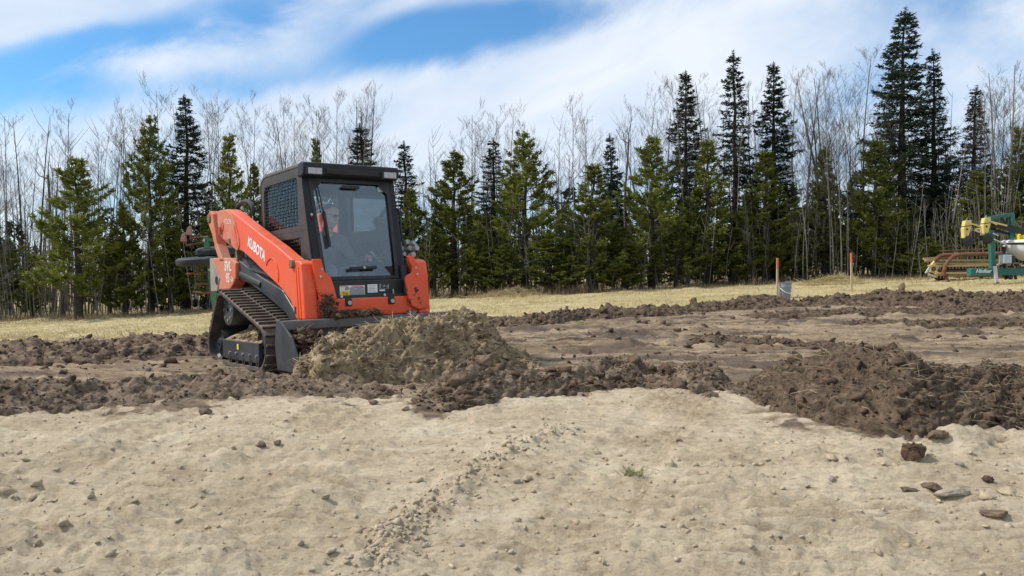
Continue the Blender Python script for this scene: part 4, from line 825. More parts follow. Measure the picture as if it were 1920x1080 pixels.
def mir(poly, s): return [(x*s, z) for x, z in poly]

# ---- tracks
CIRC = [(-0.955, 0.235, 0.205), (-0.665, 0.635, 0.20), (0.455, 0.265, 0.235)]
def hull_loop(extra):
    pts = sorted((cx+(r+extra)*math.cos(a), cz+(r+extra)*math.sin(a)) for cx, cz, r in CIRC for a in np.linspace(0, 2*math.pi, 72, endpoint=False))
    def half(ps):
        h = []
        for p in ps:
            while len(h) > 1 and (h[-1][0]-h[-2][0])*(p[1]-h[-2][1])-(h[-1][1]-h[-2][1])*(p[0]-h[-2][0]) <= 0: h.pop()
            h.append(p)
        return h
    h = half(pts)[:-1]+half(pts[::-1])[:-1]; h = np.array(h+[h[0]]); d = np.concatenate([[0], np.cumsum(np.hypot(*np.diff(h, axis=0).T))]); return h, d
H0, D0 = hull_loop(0.0)
def loop_at(s):
    s = s % D0[-1]; x = np.interp(s, D0, H0[:, 0]); z = np.interp(s, D0, H0[:, 1]); e = 0.012
    x2 = np.interp((s+e) % D0[-1], D0, H0[:, 0]); z2 = np.interp((s+e) % D0[-1], D0, H0[:, 1]); t = Vector((x2-x, 0, z2-z)).normalized(); return Vector((x, 0, z)), t, Vector((t.z, 0, -t.x))
lug = MB().box((-0.014, -0.105, 0), (0.014, 0.105, 0.026)).mesh('lug', M_LUG, bevel=0.006)
lug_mid = MB().box((-0.012, -0.05, 0), (0.012, 0.05, 0.020)).mesh('lug_mid', M_LUG, bevel=0.005)
for sg in (-1, 1):
    yc = sg*0.755; hw = 0.225; n = 150; V = []
    for i in range(n):
        p, t, nr = loop_at(D0[-1]*i/n)
        for off, yy in ((0.0, -hw), (0.012, -hw+0.02), (0.012, hw-0.02), (0.0, hw), (-0.032, hw-0.006), (-0.032, -hw+0.006)): V.append((p+nr*off)+Vector((0, yc+yy, 0)))
    F = [(i*6+k, i*6+(k+1) % 6, ((i+1) % n)*6+(k+1) % 6, ((i+1) % n)*6+k) for i in range(n) for k in range(6)]
    mb = MB(); mb.add(V, F); tr = mb.build('track', M_RUB, ldr, smooth=True)
    nl = 46
    for i in range(nl):
        for half in (-1, 1):
            p, t, nr = loop_at(D0[-1]*(i+(0.0 if half < 0 else 0.5))/nl)
            o = link('lug', lug, tr); o.matrix_local = Matrix(((t.x, 0, nr.x, p.x+nr.x*.011), (0, 1, 0, yc+half*0.117), (t.z, 0, nr.z, p.z+nr.z*.011), (0, 0, 0, 1)))
    ho = sg*0.955; hi = sg*0.62
    mb = MB(); mb.lathe([(0.03, ho-sg*.06), (0.175, ho-sg*.06), (0.185, ho-sg*.09), (0.185, hi), (0.03, hi)], (CIRC[1][0], 0, CIRC[1][1]), 'Y', 28); sp = mb.build('drive_sprocket', M_NAVY, ldr, smooth=True)
    for k in range(8):
        a = k*math.pi/4; MB().cyl((CIRC[1][0]+.12*math.cos(a), ho-sg*.052, CIRC[1][1]+.12*math.sin(a)), (CIRC[1][0]+.12*math.cos(a), ho-sg*.07, CIRC[1][1]+.12*math.sin(a)), 0.018, 8).build('bolt', M_STEEL, sp)
    for cx, cz, r in (CIRC[0], CIRC[2]):
        mb = MB(); mb.lathe([(0.02, ho-sg*.04), (0.07, ho-sg*.04), (0.08, ho-sg*.07), (r-.06, ho-sg*.075), (r-.036, ho-sg*.05), (r-.036, hi), (0.02, hi)], (cx, 0, cz), 'Y', 28); mb.build('idler', M_BLK, ldr, smooth=True)
    # roller frame: flat guard outside, dirt-covered ledge sloping up inside
    mb = MB(); mb.prism([(-0.70, 0.115), (-0.60, 0.10), (0.40, 0.10), (0.43, 0.14), (0.43, 0.305), (-0.70, 0.305)], ho, ho-sg*0.05); gd = mb.build('roller_frame', M_NAVY, ldr, bevel=0.006)
    mb = MB(); mb.add([(-.70, ho-sg*.02, .306), (.43, ho-sg*.02, .306), (.34, hi, .43), (-.5, hi, .46), (-.70, ho-sg*.02, .28), (.43, ho-sg*.02, .28), (.34, hi, .2), (-.5, hi, .2)], [(0, 1, 2, 3), (7, 6, 5, 4), (0, 4, 5, 1), (1, 5, 6, 2), (2, 6, 7, 3), (3, 7, 4, 0)]); mb.build('ledge', M_SOD, gd)
    rng = np.random.default_rng(3); n_ = 260; fx = rng.random(n_); fy = rng.random(n_); P = np.stack([-.45+.75*fx, (ho-sg*.05)*(1-fy)+(hi)*fy, .315+.12*fy], -1); lumps('ledge_dirt', P, 0.008+0.03*rng.random(n_)**2, M_CLOD2, gd, ICO1, 0.3, 3, kind='stuff')
    for k in range(5):
        x = -0.43+0.205*k; MB().lathe([(0.015, ho+sg*.004), (.045, ho+sg*.004), (0.05, ho-sg*.055), (.085, ho-sg*.055), (.085, hi), (.015, hi)], (x, 0, .098), 'Y', 20).build('roller', M_BLK, ldr, smooth=True)
        MB().cyl((x-.02, ho+sg*.014, .17), (x-.02, ho-sg*.01, .17), .017, 8).build('bolt', M_STEEL, gd)
    MB().box((-.21, ho+sg*.001, .215), (-.165, ho+sg*.004, .275)).build('warning_sticker', M_YEL, gd)

# ---- chassis and engine body
MB().prism([(-1.72, 0.36), (-1.62, 0.28), (0.70, 0.28), (0.86, 0.42), (0.90, 0.72), (0.30, 0.80), (-0.5, 0.98), (-1.72, 1.02)], -0.50, 0.50).build('chassis', M_BLK, ldr, bevel=0.012)
for sg in (-1, 1):
    MB().prism([(-1.62, 0.92), (-1.30, 1.23), (-0.95, 1.20), (-0.25, 0.99), (0.36, 0.84), (0.62, 0.66), (0.80, 0.50), (0.66, 0.44), (0.42, 0.60), (0.0, 0.74), (-0.6, 0.92), (-0.9, 0.97)], sg*0.505, sg*0.66).build('fender', M_NAVY, ldr, bevel=0.014, seg=3)
    mb = MB(); mb.prism([(-1.80, 0.86), (-1.16, 0.86), (-1.02, 0.93), (-0.95, 0.99), (-0.92, 1.17), (-1.12, 1.235), (-1.76, 1.26)], sg*0.56, sg*0.705); tw = mb.build('rear_panel', M_ORD, ldr, bevel=0.015)
    MB().prism([(-1.86, 0.84), (-1.60, 0.845), (-1.50, 1.00), (-1.62, 1.13), (-1.80, 1.262), (-1.86, 1.26)], sg*0.54, sg*0.715).build('rear_corner', mat('dusty_grey_panel', (.22, .19, .16), (.34, .29, .24), 5, .8), ldr, bevel=0.012)
    MB().lathe([(0.0, sg*.7155), (0.05, sg*.7155), (0.055, sg*.719), (0.03, sg*.719)], (-1.60, 0, 0.98), 'Y', 16).build('lamp_recess', M_HOSE, ldr)
    if sg < 0:
        Mx = basis((-1.20, -0.7065, 1.135), (1, 0, -0.03), (0, 0, 1)); text_part('lettering', 'SVL', 0.165, M_DECAL, tw, Mx, 0.001, 0.004, 0.18, 0.95)
        Mx = basis((-1.22, -0.7065, 0.995), (1, 0, -0.03), (0, 0, 1)); text_part('lettering', '95', 0.15, M_DECAL, tw, Mx, 0.001, 0.004, 0.18, 0.95)
        Mx = basis((-1.07, -0.7065, 0.98), (1, 0, -0.03), (0, 0, 1)); text_part('lettering', '-2s', 0.085, M_DECAL, tw, Mx, 0.001, 0.002, 0.18, 0.9)
mb = MB(); mb.prism([(-1.78, 0.80), (-1.80, 1.30), (-1.66, 1.46), (-0.62, 1.42), (-0.55, 0.80)], -0.42, 0.42); hd = mb.build('engine_hood', M_BLK, ldr, bevel=0.03, seg=3)
for k in range(6): MB().box((-1.55+.14*k, -.424, 1.12), (-1.47+.14*k, -.428, 1.34)).build('vent', M_HOSE, hd)

# ---- lift arms
ARM = [(-1.50, 1.75), (-1.47, 1.80), (-1.40, 1.825), (-1.15, 1.812), (-1.05, 1.795), (-0.79, 1.705), (-0.047, 1.437), (0.398, 1.285), (0.70, 1.165), (0.80, 1.13), (0.94, 1.118), (1.0, 1.09), (1.02, 0.95), (1.045, 0.54), (0.82, 0.545), (0.775, 0.62), (0.70, 0.72), (0.50, 0.835), (0.07, 1.006), (-0.32, 1.163), (-0.65, 1.285), (-0.90, 1.335), (-1.10, 1.38), (-1.328, 1.459), (-1.44, 1.53)]
PLATE = [(-1.47, 1.79), (-1.40, 1.82), (-1.16, 1.806), (-0.98, 1.745), (-0.86, 1.64), (-0.745, 1.45), (-0.735, 1.36), (-0.80, 1.305), (-0.92, 1.34), (-1.05, 1.42), (-1.30, 1.47), (-1.42, 1.54), (-1.475, 1.70)]
LINK = [(-1.86, 1.75), (-1.85, 1.80), (-1.79, 1.845), (-1.72, 1.842), (-1.645, 1.80), (-1.625, 1.67), (-1.54, 1.43), (-1.34, 1.22), (-1.48, 1.22), (-1.62, 1.377), (-1.71, 1.546), (-1.83, 1.67)]
for sg in (-1, 1):
    mb = MB(); mb.prism(ARM, sg*0.57, sg*0.71); arm = mb.build('lift_arm', M_OR, ldr, bevel=0.016, seg=3)
    MB().prism(PLATE, sg*0.695, sg*0.722).build('pivot_plate', M_ORD, arm, bevel=0.006)
    MB().lathe([(0.012, sg*.724), (0.03, sg*.732), (.06, sg*.732), (.06, sg*.715)], (-1.31, 0, 1.625), 'Y', 18).build('boss', M_ORD, arm, smooth=True)
    MB().bar((-1.31, sg*.722, 1.62), (-1.33, sg*.722, 1.52), .018, .07, (0, 1, 0)).build('boss_tab', M_ORD, arm, bevel=.004)
    MB().cyl((-1.05, sg*.60, 1.43), (-1.05, sg*.735, 1.43), 0.032, 14).build('pin', M_PIN, arm)
    MB().cyl((.80, sg*.56, 1.092), (.80, sg*.742, 1.092), 0.044, 18).build('pin', M_PIN, arm, bevel=.006)
    MB().prism([(-.90, 1.58), (-.86, 1.60), (-.78, 1.40), (-.79, 1.35), (-.83, 1.36)], sg*.722, sg*.728).build('rib', M_OR, arm)
    for x in (0.855, 0.915): MB().prism([(x, 1.06), (x+.014, 1.06), (x+.05, .56), (x+.036, .56)], sg*.708, sg*.716).build('rib', M_OR, arm)
    mb = MB(); mb.tube([(.22+.19*math.sin(a), sg*.712, .985+.19*math.cos(a)) for a in np.linspace(-.9, 1.9, 12)], .007, 6); mb.build('rib', M_OR, arm)
    MB().box((.80, sg*.709, .60), (.835, sg*.714, .67)).build('slot', M_HOSE, arm)
    mb = MB(); mb.prism(LINK, sg*0.60, sg*0.72); lk = mb.build('rear_link', M_ORD, ldr, bevel=0.014, seg=3)
    MB().cyl((-1.785, sg*.57, 1.755), (-1.785, sg*.738, 1.755), .055, 18).build('pin', M_PIN, lk, bevel=.008)
    # lift cylinder and control link under the arm
    mb = MB(); mb.cyl((-1.15, sg*.63, 1.08), (-.25, sg*.63, .90), .05, 14).cyl((-.25, sg*.63, .90), (.45, sg*.63, .80), .028, 12); mb.build('lift_cylinder', M_BLK, ldr, smooth=True)
    MB().bar((-1.02, sg*.64, 1.42), (-.96, sg*.64, 1.12), .05, .06).build('lock_bar', M_PIN, ldr)
    mb = MB(); mb.tube([(-.85, sg*.62, 1.22), (-.55, sg*.66, 1.08), (-.15, sg*.64, 1.02), (.2, sg*.60, .92)], .018, 8); mb.build('hose', M_HOSE, ldr, smooth=True)
    # hose loop at the rear top
    mb = MB(); a_ = [(-1.15+.30*math.cos(t), sg*.50, 1.78+.13*math.sin(t)) for t in np.linspace(3.0, -.3, 12)]; mb.tube(a_, .028, 8); mb.build('hose', M_HOSE, ldr, smooth=True)
    # front guard plates
    gp = [(-.625, 1.13), (-.53, 1.132), (-.50, 1.01), (-.435, .95), (-.40, .85), (-.352, .62), (-.38, .565), (-.53, .57), (-.585, .85)] if sg < 0 else [(.425, 1.158), (.52, 1.158), (.555, 1.0), (.605, .82), (.668, .64), (.645, .59), (.56, .585), (.475, .625), (.435, .71), (.402, .91), (.425, .95), (.485, .975), (.495, 1.03)]
    mb = swap(MB().prism(gp, 1.03, 1.065)); gd = mb.build('guard_plate', M_OR, ldr, bevel=0.010)
    for y, z in ((sg*.53, 1.03), (sg*.545, .96)): MB().cyl((1.06, y, z), (1.073, y, z), .012, 8).build('bolt', M_STEEL, gd)
    mb = MB(); mb.cyl((.86, sg*.50, 1.06), (1.0, sg*.47, .42), .045, 14).cyl((1.0, sg*.47, .42), (1.08, sg*.46, .30), .028, 12); mb.build('tilt_cylinder', M_BLK, ldr, smooth=True)
Mx = basis((-0.21, -0.7115, 1.292), (1, 0, -0.385), (0.25, 0, 1)); text_part('lettering', 'KUBOTA', 0.150, M_WHITE, arm if False else ldr.children[[c.name.split('.')[0] for c in ldr.children].index('lift_arm')], Mx, 0.0012, 0.0045, 0.0, 0.90)
Mx = basis((-1.10, -0.7235, 1.66), (1, 0, -0.10), (0, 0, 1)); text_part('lettering', 'KTSON', 0.085, M_DECAL, ldr.children[[c.name.split('.')[0] for c in ldr.children].index('lift_arm')], Mx, 0.0006, 0.0, 0.0, 0.9)
for sx, (x, y, z, mm) in enumerate([(1.065, .53, .80, .030), (1.066, .50, .74, .012), (1.066, .555, .70, .016), (1.066, .58, .66, .013), (1.066, .42, .80, .010), (1.066, .44, .69, .022)]):
    rng = np.random.default_rng(sx); P = np.array([x, y, z])+rng.normal(size=(9, 3))*[.001, mm*.6, mm*.8]; lumps('mud_spatter', P, np.full(9, mm*.45), M_CLOD, ldr, ICO1, .3, sx, .8, kind='stuff')
mb = MB(); mb.box((.86, -.57, .548), (1.02, .57, .735)); xm = mb.build('cross_member', M_OR, ldr, bevel=0.014)
MB().box((.90, -.415, .722), (1.0, .415, .765)).build('sill', M_BLK, ldr, bevel=.008)
for y in (-.235, .25):
    b = MB().box((1.0, y-.035, .655), (1.035, y+.035, .735)).build('bracket', M_BLK, ldr, bevel=.006); MB().cyl((1.03, y, .69), (1.055, y, .69), .022, 10).build('bolt', M_STEEL, b); MB().cyl((1.0, y-.07, .755), (1.02, y-.07, .755), .015, 8).build('bolt', M_STEEL, b)
MB().box((.80, -.42, .75), (.945, .44, .915)).build('front_panel', M_BLK, ldr, bevel=.010)
pn = ldr.children[-1]
def decal(x0, x1, z0, z1, m_, nm='sticker', dx=0.0): return MB().box((.945+dx, x0, z0), (.9475+dx, x1, z1)).build(nm, m_, pn)
decal(-.29, -.012, .752, .862, M_WHITE)
for a in [(-.284, -.187, .756, .808, M_YEL), (-.276, -.235, .815, .850, M_DECAL), (-.232, -.190, .815, .850, M_GREYD), (-.182, -.018, .757, .846, M_GREYD), (-.284, -.20, .853, .859, M_RED), (-.16, -.03, .850, .858, M_RED), (-.13, -.10, .822, .842, M_WHITE), (-.06, -.024, .822, .842, M_WHITE), (-.262, -.236, .768, .80, mat('orange_decal', (.75, .36, .02), None, 6, .5)), (-.228, -.202, .768, .80, MATS['orange_decal'])]: decal(*a, nm='sticker', dx=.0027)
decal(.022, .135, .782, .868, M_WHITE); [decal(.03, .125-.02*(k % 2), .795+.014*k, .799+.014*k, M_GREYD, dx=.0027) for k in range(5)]
decal(.158, .268, .818, .868, M_GREYD); text_part('emblem', 'EZ', .058, M_HOSE, pn, basis((.9505, .212, .843), (0, 1, 0), (0, 0, 1)), .0008, .002, 0.1, 1.25); decal(.158, .222, .795, .810, M_WHITE)
MB().cyl((.955, .315, .75), (.955, .315, .81), .012, 8).build('hose_end', M_STEEL, ldr)
# ---- quick attach and bucket
MB().box((1.00, -.56, .22), (1.06, .56, .50)).build('quick_attach', M_BLK, ldr, bevel=.012)
for y in (-.47, .47): MB().prism([(.94, .30), (1.04, .24), (1.10, .34), (1.08, .57), (.98, .60)], y-.045, y+.045).build('hitch_ear', M_BUCK, ldr, bevel=.012)
pro = [(1.115, .545), (1.07, .47), (1.055, .33), (1.085, .18), (1.19, .105), (1.62, .085)]; pin = [(1.62, .105), (1.20, .127), (1.105, .195), (1.077, .335), (1.09, .465), (1.13, .535)]
mb = MB(); mb.prism(pro+pin, -1.0, 1.0); bk = mb.build('bucket', M_BUCK, ldr, bevel=.003)
MB().box((1.075, -1.0, .455), (1.165, 1.0, .548)).build('top_lip', M_BUCK, bk, bevel=.012)
for sg in (-1, 1): MB().prism([(1.10, .555), (1.19, .555), (1.45, .41), (1.62, .17), (1.64, .09), (1.09, .09), (1.052, .33)], sg*1.0, sg*1.022).build('side_plate', M_NAVY, bk, bevel=.005)
MB().box((1.56, -1.02, .06), (1.67, 1.02, .084)).build('cutting_edge', M_STEEL, bk, bevel=.004)
MB().prism([(1.57, .08), (1.69, .08), (1.70, .12), (1.64, .175), (1.585, .14)], -1.026, -1.0).build('side_cutter', M_STEEL, bk, bevel=.004)
rng = np.random.default_rng(6); n_ = 700; P = np.stack([1.10+.05*rng.normal(size=n_), -.20+.22*rng.normal(size=n_).clip(-1.1, 1.1), .555+.05*rng.random(n_)**1.5], -1); lumps('spilled_soil', P, .008+.028*rng.random(n_)**2, M_CLOD, bk, ICO1, .3, 6, kind='stuff')
n_ = 240; P = np.stack([1.09+.02*rng.normal(size=n_), -.485+.045*rng.normal(size=n_), .63+.07*rng.normal(size=n_)], -1); lumps('caked_mud', P, .008+.022*rng.random(n_)**2, M_CLOD, ldr, ICO1, .3, 8, kind='stuff')
n_ = 200; P = np.stack([1.32+.07*rng.normal(size=n_), -.85+.055*rng.normal(size=n_), .38+.045*rng.normal(size=n_)], -1); lumps('bucket_clod', P, .012+.045*rng.random(n_)**2, M_CLOD, bk, ICO1, .3, 9, kind='stuff')

# ---- cab
for sg in (-1, 1):
    y0, y1 = sg*.488, sg*.53
    mb = MB(); frame(mb, [(-.52, 1.44), (-.52, 1.90), (-.51, 1.96), (-.475, 2.03), (-.41, 2.075), (-.34, 2.09), (.62, 2.09), (.755, 1.44)], rrect(-.42, .53, 1.49, 1.995, .06, rr=(.04, .11, .05, .05)), y0, y1)
    frame(mb, [(-.52, .90), (-.52, 1.438), (.7554, 1.438), (.868, .90)], rrect(-.16, .57, 1.00, 1.365, .05), y0, y1); sd = mb.build('cab_side', M_CABK, ldr, smooth=True)
    sd.data.materials[0] = mat('dusty_cab_paint', (.022, .019, .018), (.045, .038, .034), 3, .5, dust=.25, dscale=4, up=.1, dcol=(.20, .16, .13))
    g = MB()
    for k in range(12): x = -.37+.078*k; g.box((x-.0024, sg*.525, 1.50), (x+.0024, sg*.531, 2.0))
    for k in range(14): z = 1.51+.0365*k; g.box((-.395, sg*.530, z-.0022), (.505, sg*.536, z+.0022))
    for k in range(10): x = -.14+.078*k; g.box((x-.0024, sg*.525, .995), (x+.0024, sg*.531, 1.37))
    for k in range(11): z = 1.005+.0365*k; g.box((-.165, sg*.530, z-.0022), (.575, sg*.536, z+.0022))
    g.build('window_grille', M_CABK, sd, kind='stuff')
    MB().box((-.40, sg*.500, 1.495), (.51, sg*.505, 2.0)).build('side_glass', M_SIDEG, sd); MB().box((-.17, sg*.500, .99), (.58, sg*.505, 1.37)).build('side_glass', M_SIDEG, sd)
FL = math.hypot(.245, 1.16); FM = Matrix(((0, 1.16/FL, -.245/FL, .865), (1, 0, 0, 0), (0, .245/FL, 1.16/FL, .915), (0, 0, 0, 1)))
mb = MB(); frame(mb, [(-.505, 0), (.505, 0), (.532, FL), (-.532, FL)], [(-.40, .03), (.40, .03)]+[(.445+.0*a, 0) for a in []]+[(.41+.03*(s/1.06), s) for s in (.3, .6, .9)]+[(.33+.11*math.cos(a), .95+.11*math.sin(a)) for a in np.linspace(.1, 1.57, 6)]+[(-.33-.11*math.sin(a), .95+.11*math.cos(a)) for a in np.linspace(0, 1.47, 6)]+[(-.41-.03*(s/1.06), s) for s in (.9, .6, .3)], -.05, .012)
fd = xform(mb, FM).build('front_door', M_CABK, ldr, smooth=True)
mb = MB(); frame(mb, [(-.43, .005), (.43, .005), (.465, 1.085), (-.465, 1.085)], [(-.395, .04), (.395, .04), (.425, .94), (.32, 1.045), (-.32, 1.045), (-.425, .94)], .0121, .018); xform(mb, FM).build('door_seal', M_HOSE, fd, smooth=True)
xform(MB().box((-.445, -.012, .02), (.445, -.006, 1.07)), FM).build('windscreen', M_GLASS, fd)
w = MB(); w.bar((-.375, .022, 1.03), (-.335, .022, .62), .008, .014).bar((-.345, .03, .72), (-.328, .03, .35), .020, .045); xform(w, FM).build('wiper', M_HOSE, fd)
xform(MB().box((-.10, .013, .985), (.10, .03, 1.018)), FM).build('top_handle', M_HOSE, fd, bevel=.006)
h_ = xform(MB().bar((-.14, .035, .115), (.17, .035, .125), .03, .035), FM).build('door_handle', M_HOSE, fd, bevel=.008); MB().cyl(FM @ Vector((.02, .05, .12)), FM @ Vector((.02, .06, .12)), .014, 10).build('latch', M_STEEL, h_)
xform(MB().box((.33, -.10, .03), (.40, -.03, .16)), FM).build('foot_box', M_HOSE, fd, bevel=.01)
for k in range(2): xform(MB().cyl((-.475, .012, .66+.03*k), (-.475, .026, .66+.03*k), .013, 10), FM).build('lock_knob', M_STEEL if k else M_HOSE, fd)
xform(MB().box((.33, -.0055, .975), (.415, -.0045, 1.03)), FM).build('glass_sticker', mat('pale_green_sticker', (.35, .48, .45), None, 5, .5), fd)
mb = MB(); mb.tube([(.60, .55, 1.70), (.635, .585, 1.69), (.66, .59, 1.62), (.70, .59, 1.30), (.70, .585, 1.12), (.70, .54, 1.08)], .014, 8); mb.build('grab_bar', M_BLK, ldr, smooth=True)
mb = MB(); frame(mb, [(-.53, .90), (.53, .90), (.53, 2.0), (.47, 2.09), (-.47, 2.09), (-.53, 2.0)], rrect(-.40, .40, 1.36, 1.97, .07), -.52, -.48); swap(mb).build('cab_rear', M_CABK, ldr, smooth=True)
MB().box((-.506, -.42, 1.35), (-.50, .42, 1.98)).build('rear_glass', M_SIDEG, ldr)
MB().prism([(.66, 2.092), (.66, 2.132), (-.30, 2.132), (-.42, 2.115), (-.50, 2.07), (-.54, 2.0), (-.545, 1.93), (-.525, 1.93), (-.515, 1.985), (-.475, 2.045), (-.40, 2.085), (-.32, 2.094)], -.535, .535).build('roof', mat('roof_grey_paint', (.06, .063, .068), (.085, .088, .092), 4, .45, dust=.3, dscale=3, up=.3), ldr, bevel=.016, seg=3)
mb = MB(); mb.prism([(.575, 1.99), (.60, 2.125), (.66, 2.138), (.745, 2.128), (.757, 2.08), (.735, 2.00), (.69, 1.985)], -.548, .548); vs_ = mb.build('visor', M_CABK, ldr, bevel=.018, seg=3)
MB().prism([(.70, 2.005), (.748, 2.02), (.758, 2.07), (.72, 2.09)], -.30, .30).build('visor_panel', M_HOSE, vs_, bevel=.004)
for y in (-.43, .43):
    b = MB().box((.70, y-.095, 1.995), (.760, y+.095, 2.082)).build('lamp_housing', M_HOSE, vs_, bevel=.012); MB().box((.758, y-.075, 2.006), (.769, y+.075, 2.070)).build('work_lamp', M_LENS, b, bevel=.006)
MB().box((-.48, -.485, .66), (.84, .485, .70)).build('cab_floor', M_BLK, ldr)
MB().box((-.48, -.47, 2.02), (.60, .47, 2.05)).build('headliner', M_SEAT, ldr)
for sg in (-1, 1): MB().box((-.40, sg*.30, .70), (.35, sg*.47, 1.02)).build('side_console', M_SEAT, ldr, bevel=.03)
mb = MB(); mb.box((-.36, -.24, .72), (.18, .26, .90)); st = mb.build('seat', M_SEAT, ldr, bevel=.05, seg=3); MB().prism([(-.36, .86), (-.20, .86), (-.30, 1.48), (-.42, 1.46)], -.22, .24).build('backrest', M_SEAT, st, bevel=.04, seg=3)
for sg in (-1, 1): mb = MB(); mb.tube([(.30, sg*.36, 1.0), (.33, sg*.355, 1.10), (.34, sg*.35, 1.17)], [.018, .014, .026], 10); mb.build('joystick', M_HOSE, ldr, smooth=True)
mb = MB(); mb.tube([(.10, .46, 1.10), (.30, .42, 1.24), (.55, .40, 1.10)], .016, 8); mb.build('lap_bar', M_STEEL, ldr, smooth=True)
# hydraulic couplers on the far arm
cb = MB().box((.62, .585, 1.10), (.80, .70, 1.22)).build('coupler_block', M_BLK, ldr, bevel=.01)
for k, (x, y, z, r) in enumerate([(.66, .60, 1.30, .026), (.72, .66, 1.32, .030), (.78, .70, 1.31, .026), (.70, .60, 1.25, .028), (.77, .66, 1.25, .030), (.84, .70, 1.25, .030), (.74, .60, 1.19, .026), (.83, .66, 1.18, .030)]):
    MB().cyl((x-.06, y-.04, z-.02), (x+.05, y-.035, z), r, 14).build('coupler', mat('coupler_grey', (.22, .22, .21), (.42, .41, .39), 20, .5, .4), cb, bevel=.007)
mb = MB(); mb.tube([(.62, .60, 1.24), (.50, .60, 1.30), (.40, .62, 1.22), (.30, .62, 1.10)], .014, 8); mb.build('hose', mat('red_hose', (.4, .05, .03), None, 5, .6), ldr, smooth=True)

# ================================================================ PERSON in the cab
def capsule(mb, p, q, r1, r2, n=14):
    p, q = Vector(p), Vector(q); d = q-p; L = d.length; u = d/L; a = u.orthogonal().normalized(); b = u.cross(a); rows = []
    for i in range(5): t = -math.pi/2+i*math.pi/8; rows.append((p+u*r1*math.sin(t), r1*math.cos(t)))
    for i in range(5): t = i*math.pi/8; rows.append((q+u*r2*math.sin(t), r2*math.cos(t)))
    vs = [c+max(r, 1e-4)*(math.cos(2*math.pi*k/n)*a+math.sin(2*math.pi*k/n)*b) for c, r in rows for k in range(n)]; m_ = len(rows)
    mb.add(vs, [(i*n+k, i*n+(k+1) % n, (i+1)*n+(k+1) % n, (i+1)*n+k) for i in range(m_-1) for k in range(n)]+[tuple(range(n-1, -1, -1)), tuple((m_-1)*n+k for k in range(n))])
def person():
    caps = []; hy = math.radians(24); hc = Vector((.10, .03, 1.645)); hR = Matrix.Rotation(hy, 3, 'Z') @ Matrix.Rotation(math.radians(12), 3, 'Y')
    def C_(p, q, r1, r2, t): caps.append((Vector(p), Vector(q), r1, r2, t))
    C_((-.12, .02, .96), (-.10, .02, 1.14), .150, .140, 'jacket'); C_((-.10, .02, 1.14), (-.04, .02, 1.33), .145, .135, 'jacket'); C_((-.12, -.06, .95), (-.12, .10, .95), .14, .14, 'jeans')
    C_((-.05, -.09, 1.32), (-.05, .13, 1.32), .12, .12, 'jacket'); C_((-.03, .02, 1.40), (.055, .025, 1.54), .065, .056, 'skin')
    for s in (-1, 1):
        sh = (-.03, .02+s*.185, 1.375); el = (.10, .02+s*.285, 1.13); wr = (.305, s*.345+.005, 1.155)
        C_((-.04, .02+s*.09, 1.40), sh, .085, .078, 'jacket'); C_(sh, el, .072, .055, 'jacket'); C_(el, wr, .055, .038, 'jacket'); pm = (.345, s*.352, 1.165); C_(wr, pm, .034, .032, 'skin'); C_(pm, (.365, s*.352, 1.16), .030, .026, 'skin')
        for k in range(4):
            z = 1.19-.021*k; a = (.37, s*(.352+.028), z); b = (.398, s*(.352+.012), z-.003); c = (.392, s*(.352-.022), z-.004); C_((.352, s*.378, z), a, .0105, .010, 'skin'); C_(a, b, .010, .0095, 'skin'); C_(b, c, .0095, .0085, 'skin')
        C_((.335, s*.335, 1.185), (.355, s*.318, 1.205), .012, .0105, 'skin'); C_((.355, s*.318, 1.205), (.38, s*.328, 1.21), .0105, .009, 'skin')
        hp = (-.08, .02+s*.095, .955); kn = (.37, .02+s*.13, 1.03); an = (.46, .02+s*.12, .79); C_(hp, kn, .095, .068, 'jeans'); C_(kn, an, .066, .050, 'jeans'); C_(an, (.60, .02+s*.12, .745), .05, .042, 'boot')
    def hp_(x, y, z): return hc + hR @ Vector((x, y, z))
    C_(hp_(-.02, 0, .03), hp_(.005, 0, .035), .092, .088, 'skin'); C_(hp_(.02, 0, -.02), hp_(.035, 0, -.085), .072, .048, 'skin'); C_(hp_(.088, 0, .01), hp_(.112, 0, -.022), .012, .016, 'skin'); C_(hp_(.085, -.02, -.065), hp_(.085, .02, -.065), .011, .011, 'skin')
    for s in (-1, 1): C_(hp_(-.01, s*.083, .02), hp_(-.012, s*.085, -.02), .016, .012, 'skin'); C_(hp_(.05, s*.03, -.02), hp_(.06, s*.035, -.05), .03, .026, 'skin')
    mb = MB()
    for p, q, a, b, t in caps: capsule(mb, p, q, a, b)
    me = bpy.data.meshes.new('body'); me.from_pydata([tuple(v) for v in mb.v], [], mb.f)
    o = bpy.data.objects.new('body_tmp', me); C.objects.link(o); md = o.modifiers.new('r', 'REMESH'); md.mode = 'VOXEL'; md.voxel_size = 0.011; sm = o.modifiers.new('s', 'SMOOTH'); sm.iterations = 4; sm.factor = .5
    dg = bpy.context.evaluated_depsgraph_get(); m2 = bpy.data.meshes.new_from_object(o.evaluated_get(dg)); bpy.data.objects.remove(o); m2.name = 'person'
    names = ['skin', 'jacket', 'jeans', 'boot']; mts = [mat('skin', (.56, .33, .24), (.62, .38, .28), 9, .55), mat('olive_jacket', (.085, .095, .088), (.13, .14, .125), 12, .9), mat('jeans', (.10, .125, .165), (.17, .20, .25), 14, .9), mat('boot_leather', (.05, .035, .025), None, 9, .7)]
    m2.materials.clear(); [m2.materials.append(x) for x in mts]
    cen = np.zeros(len(m2.polygons)*3); m2.polygons.foreach_get('center', cen); cen = cen.reshape(-1, 3); best = np.full(len(cen), 9.); idx = np.zeros(len(cen), np.int32)
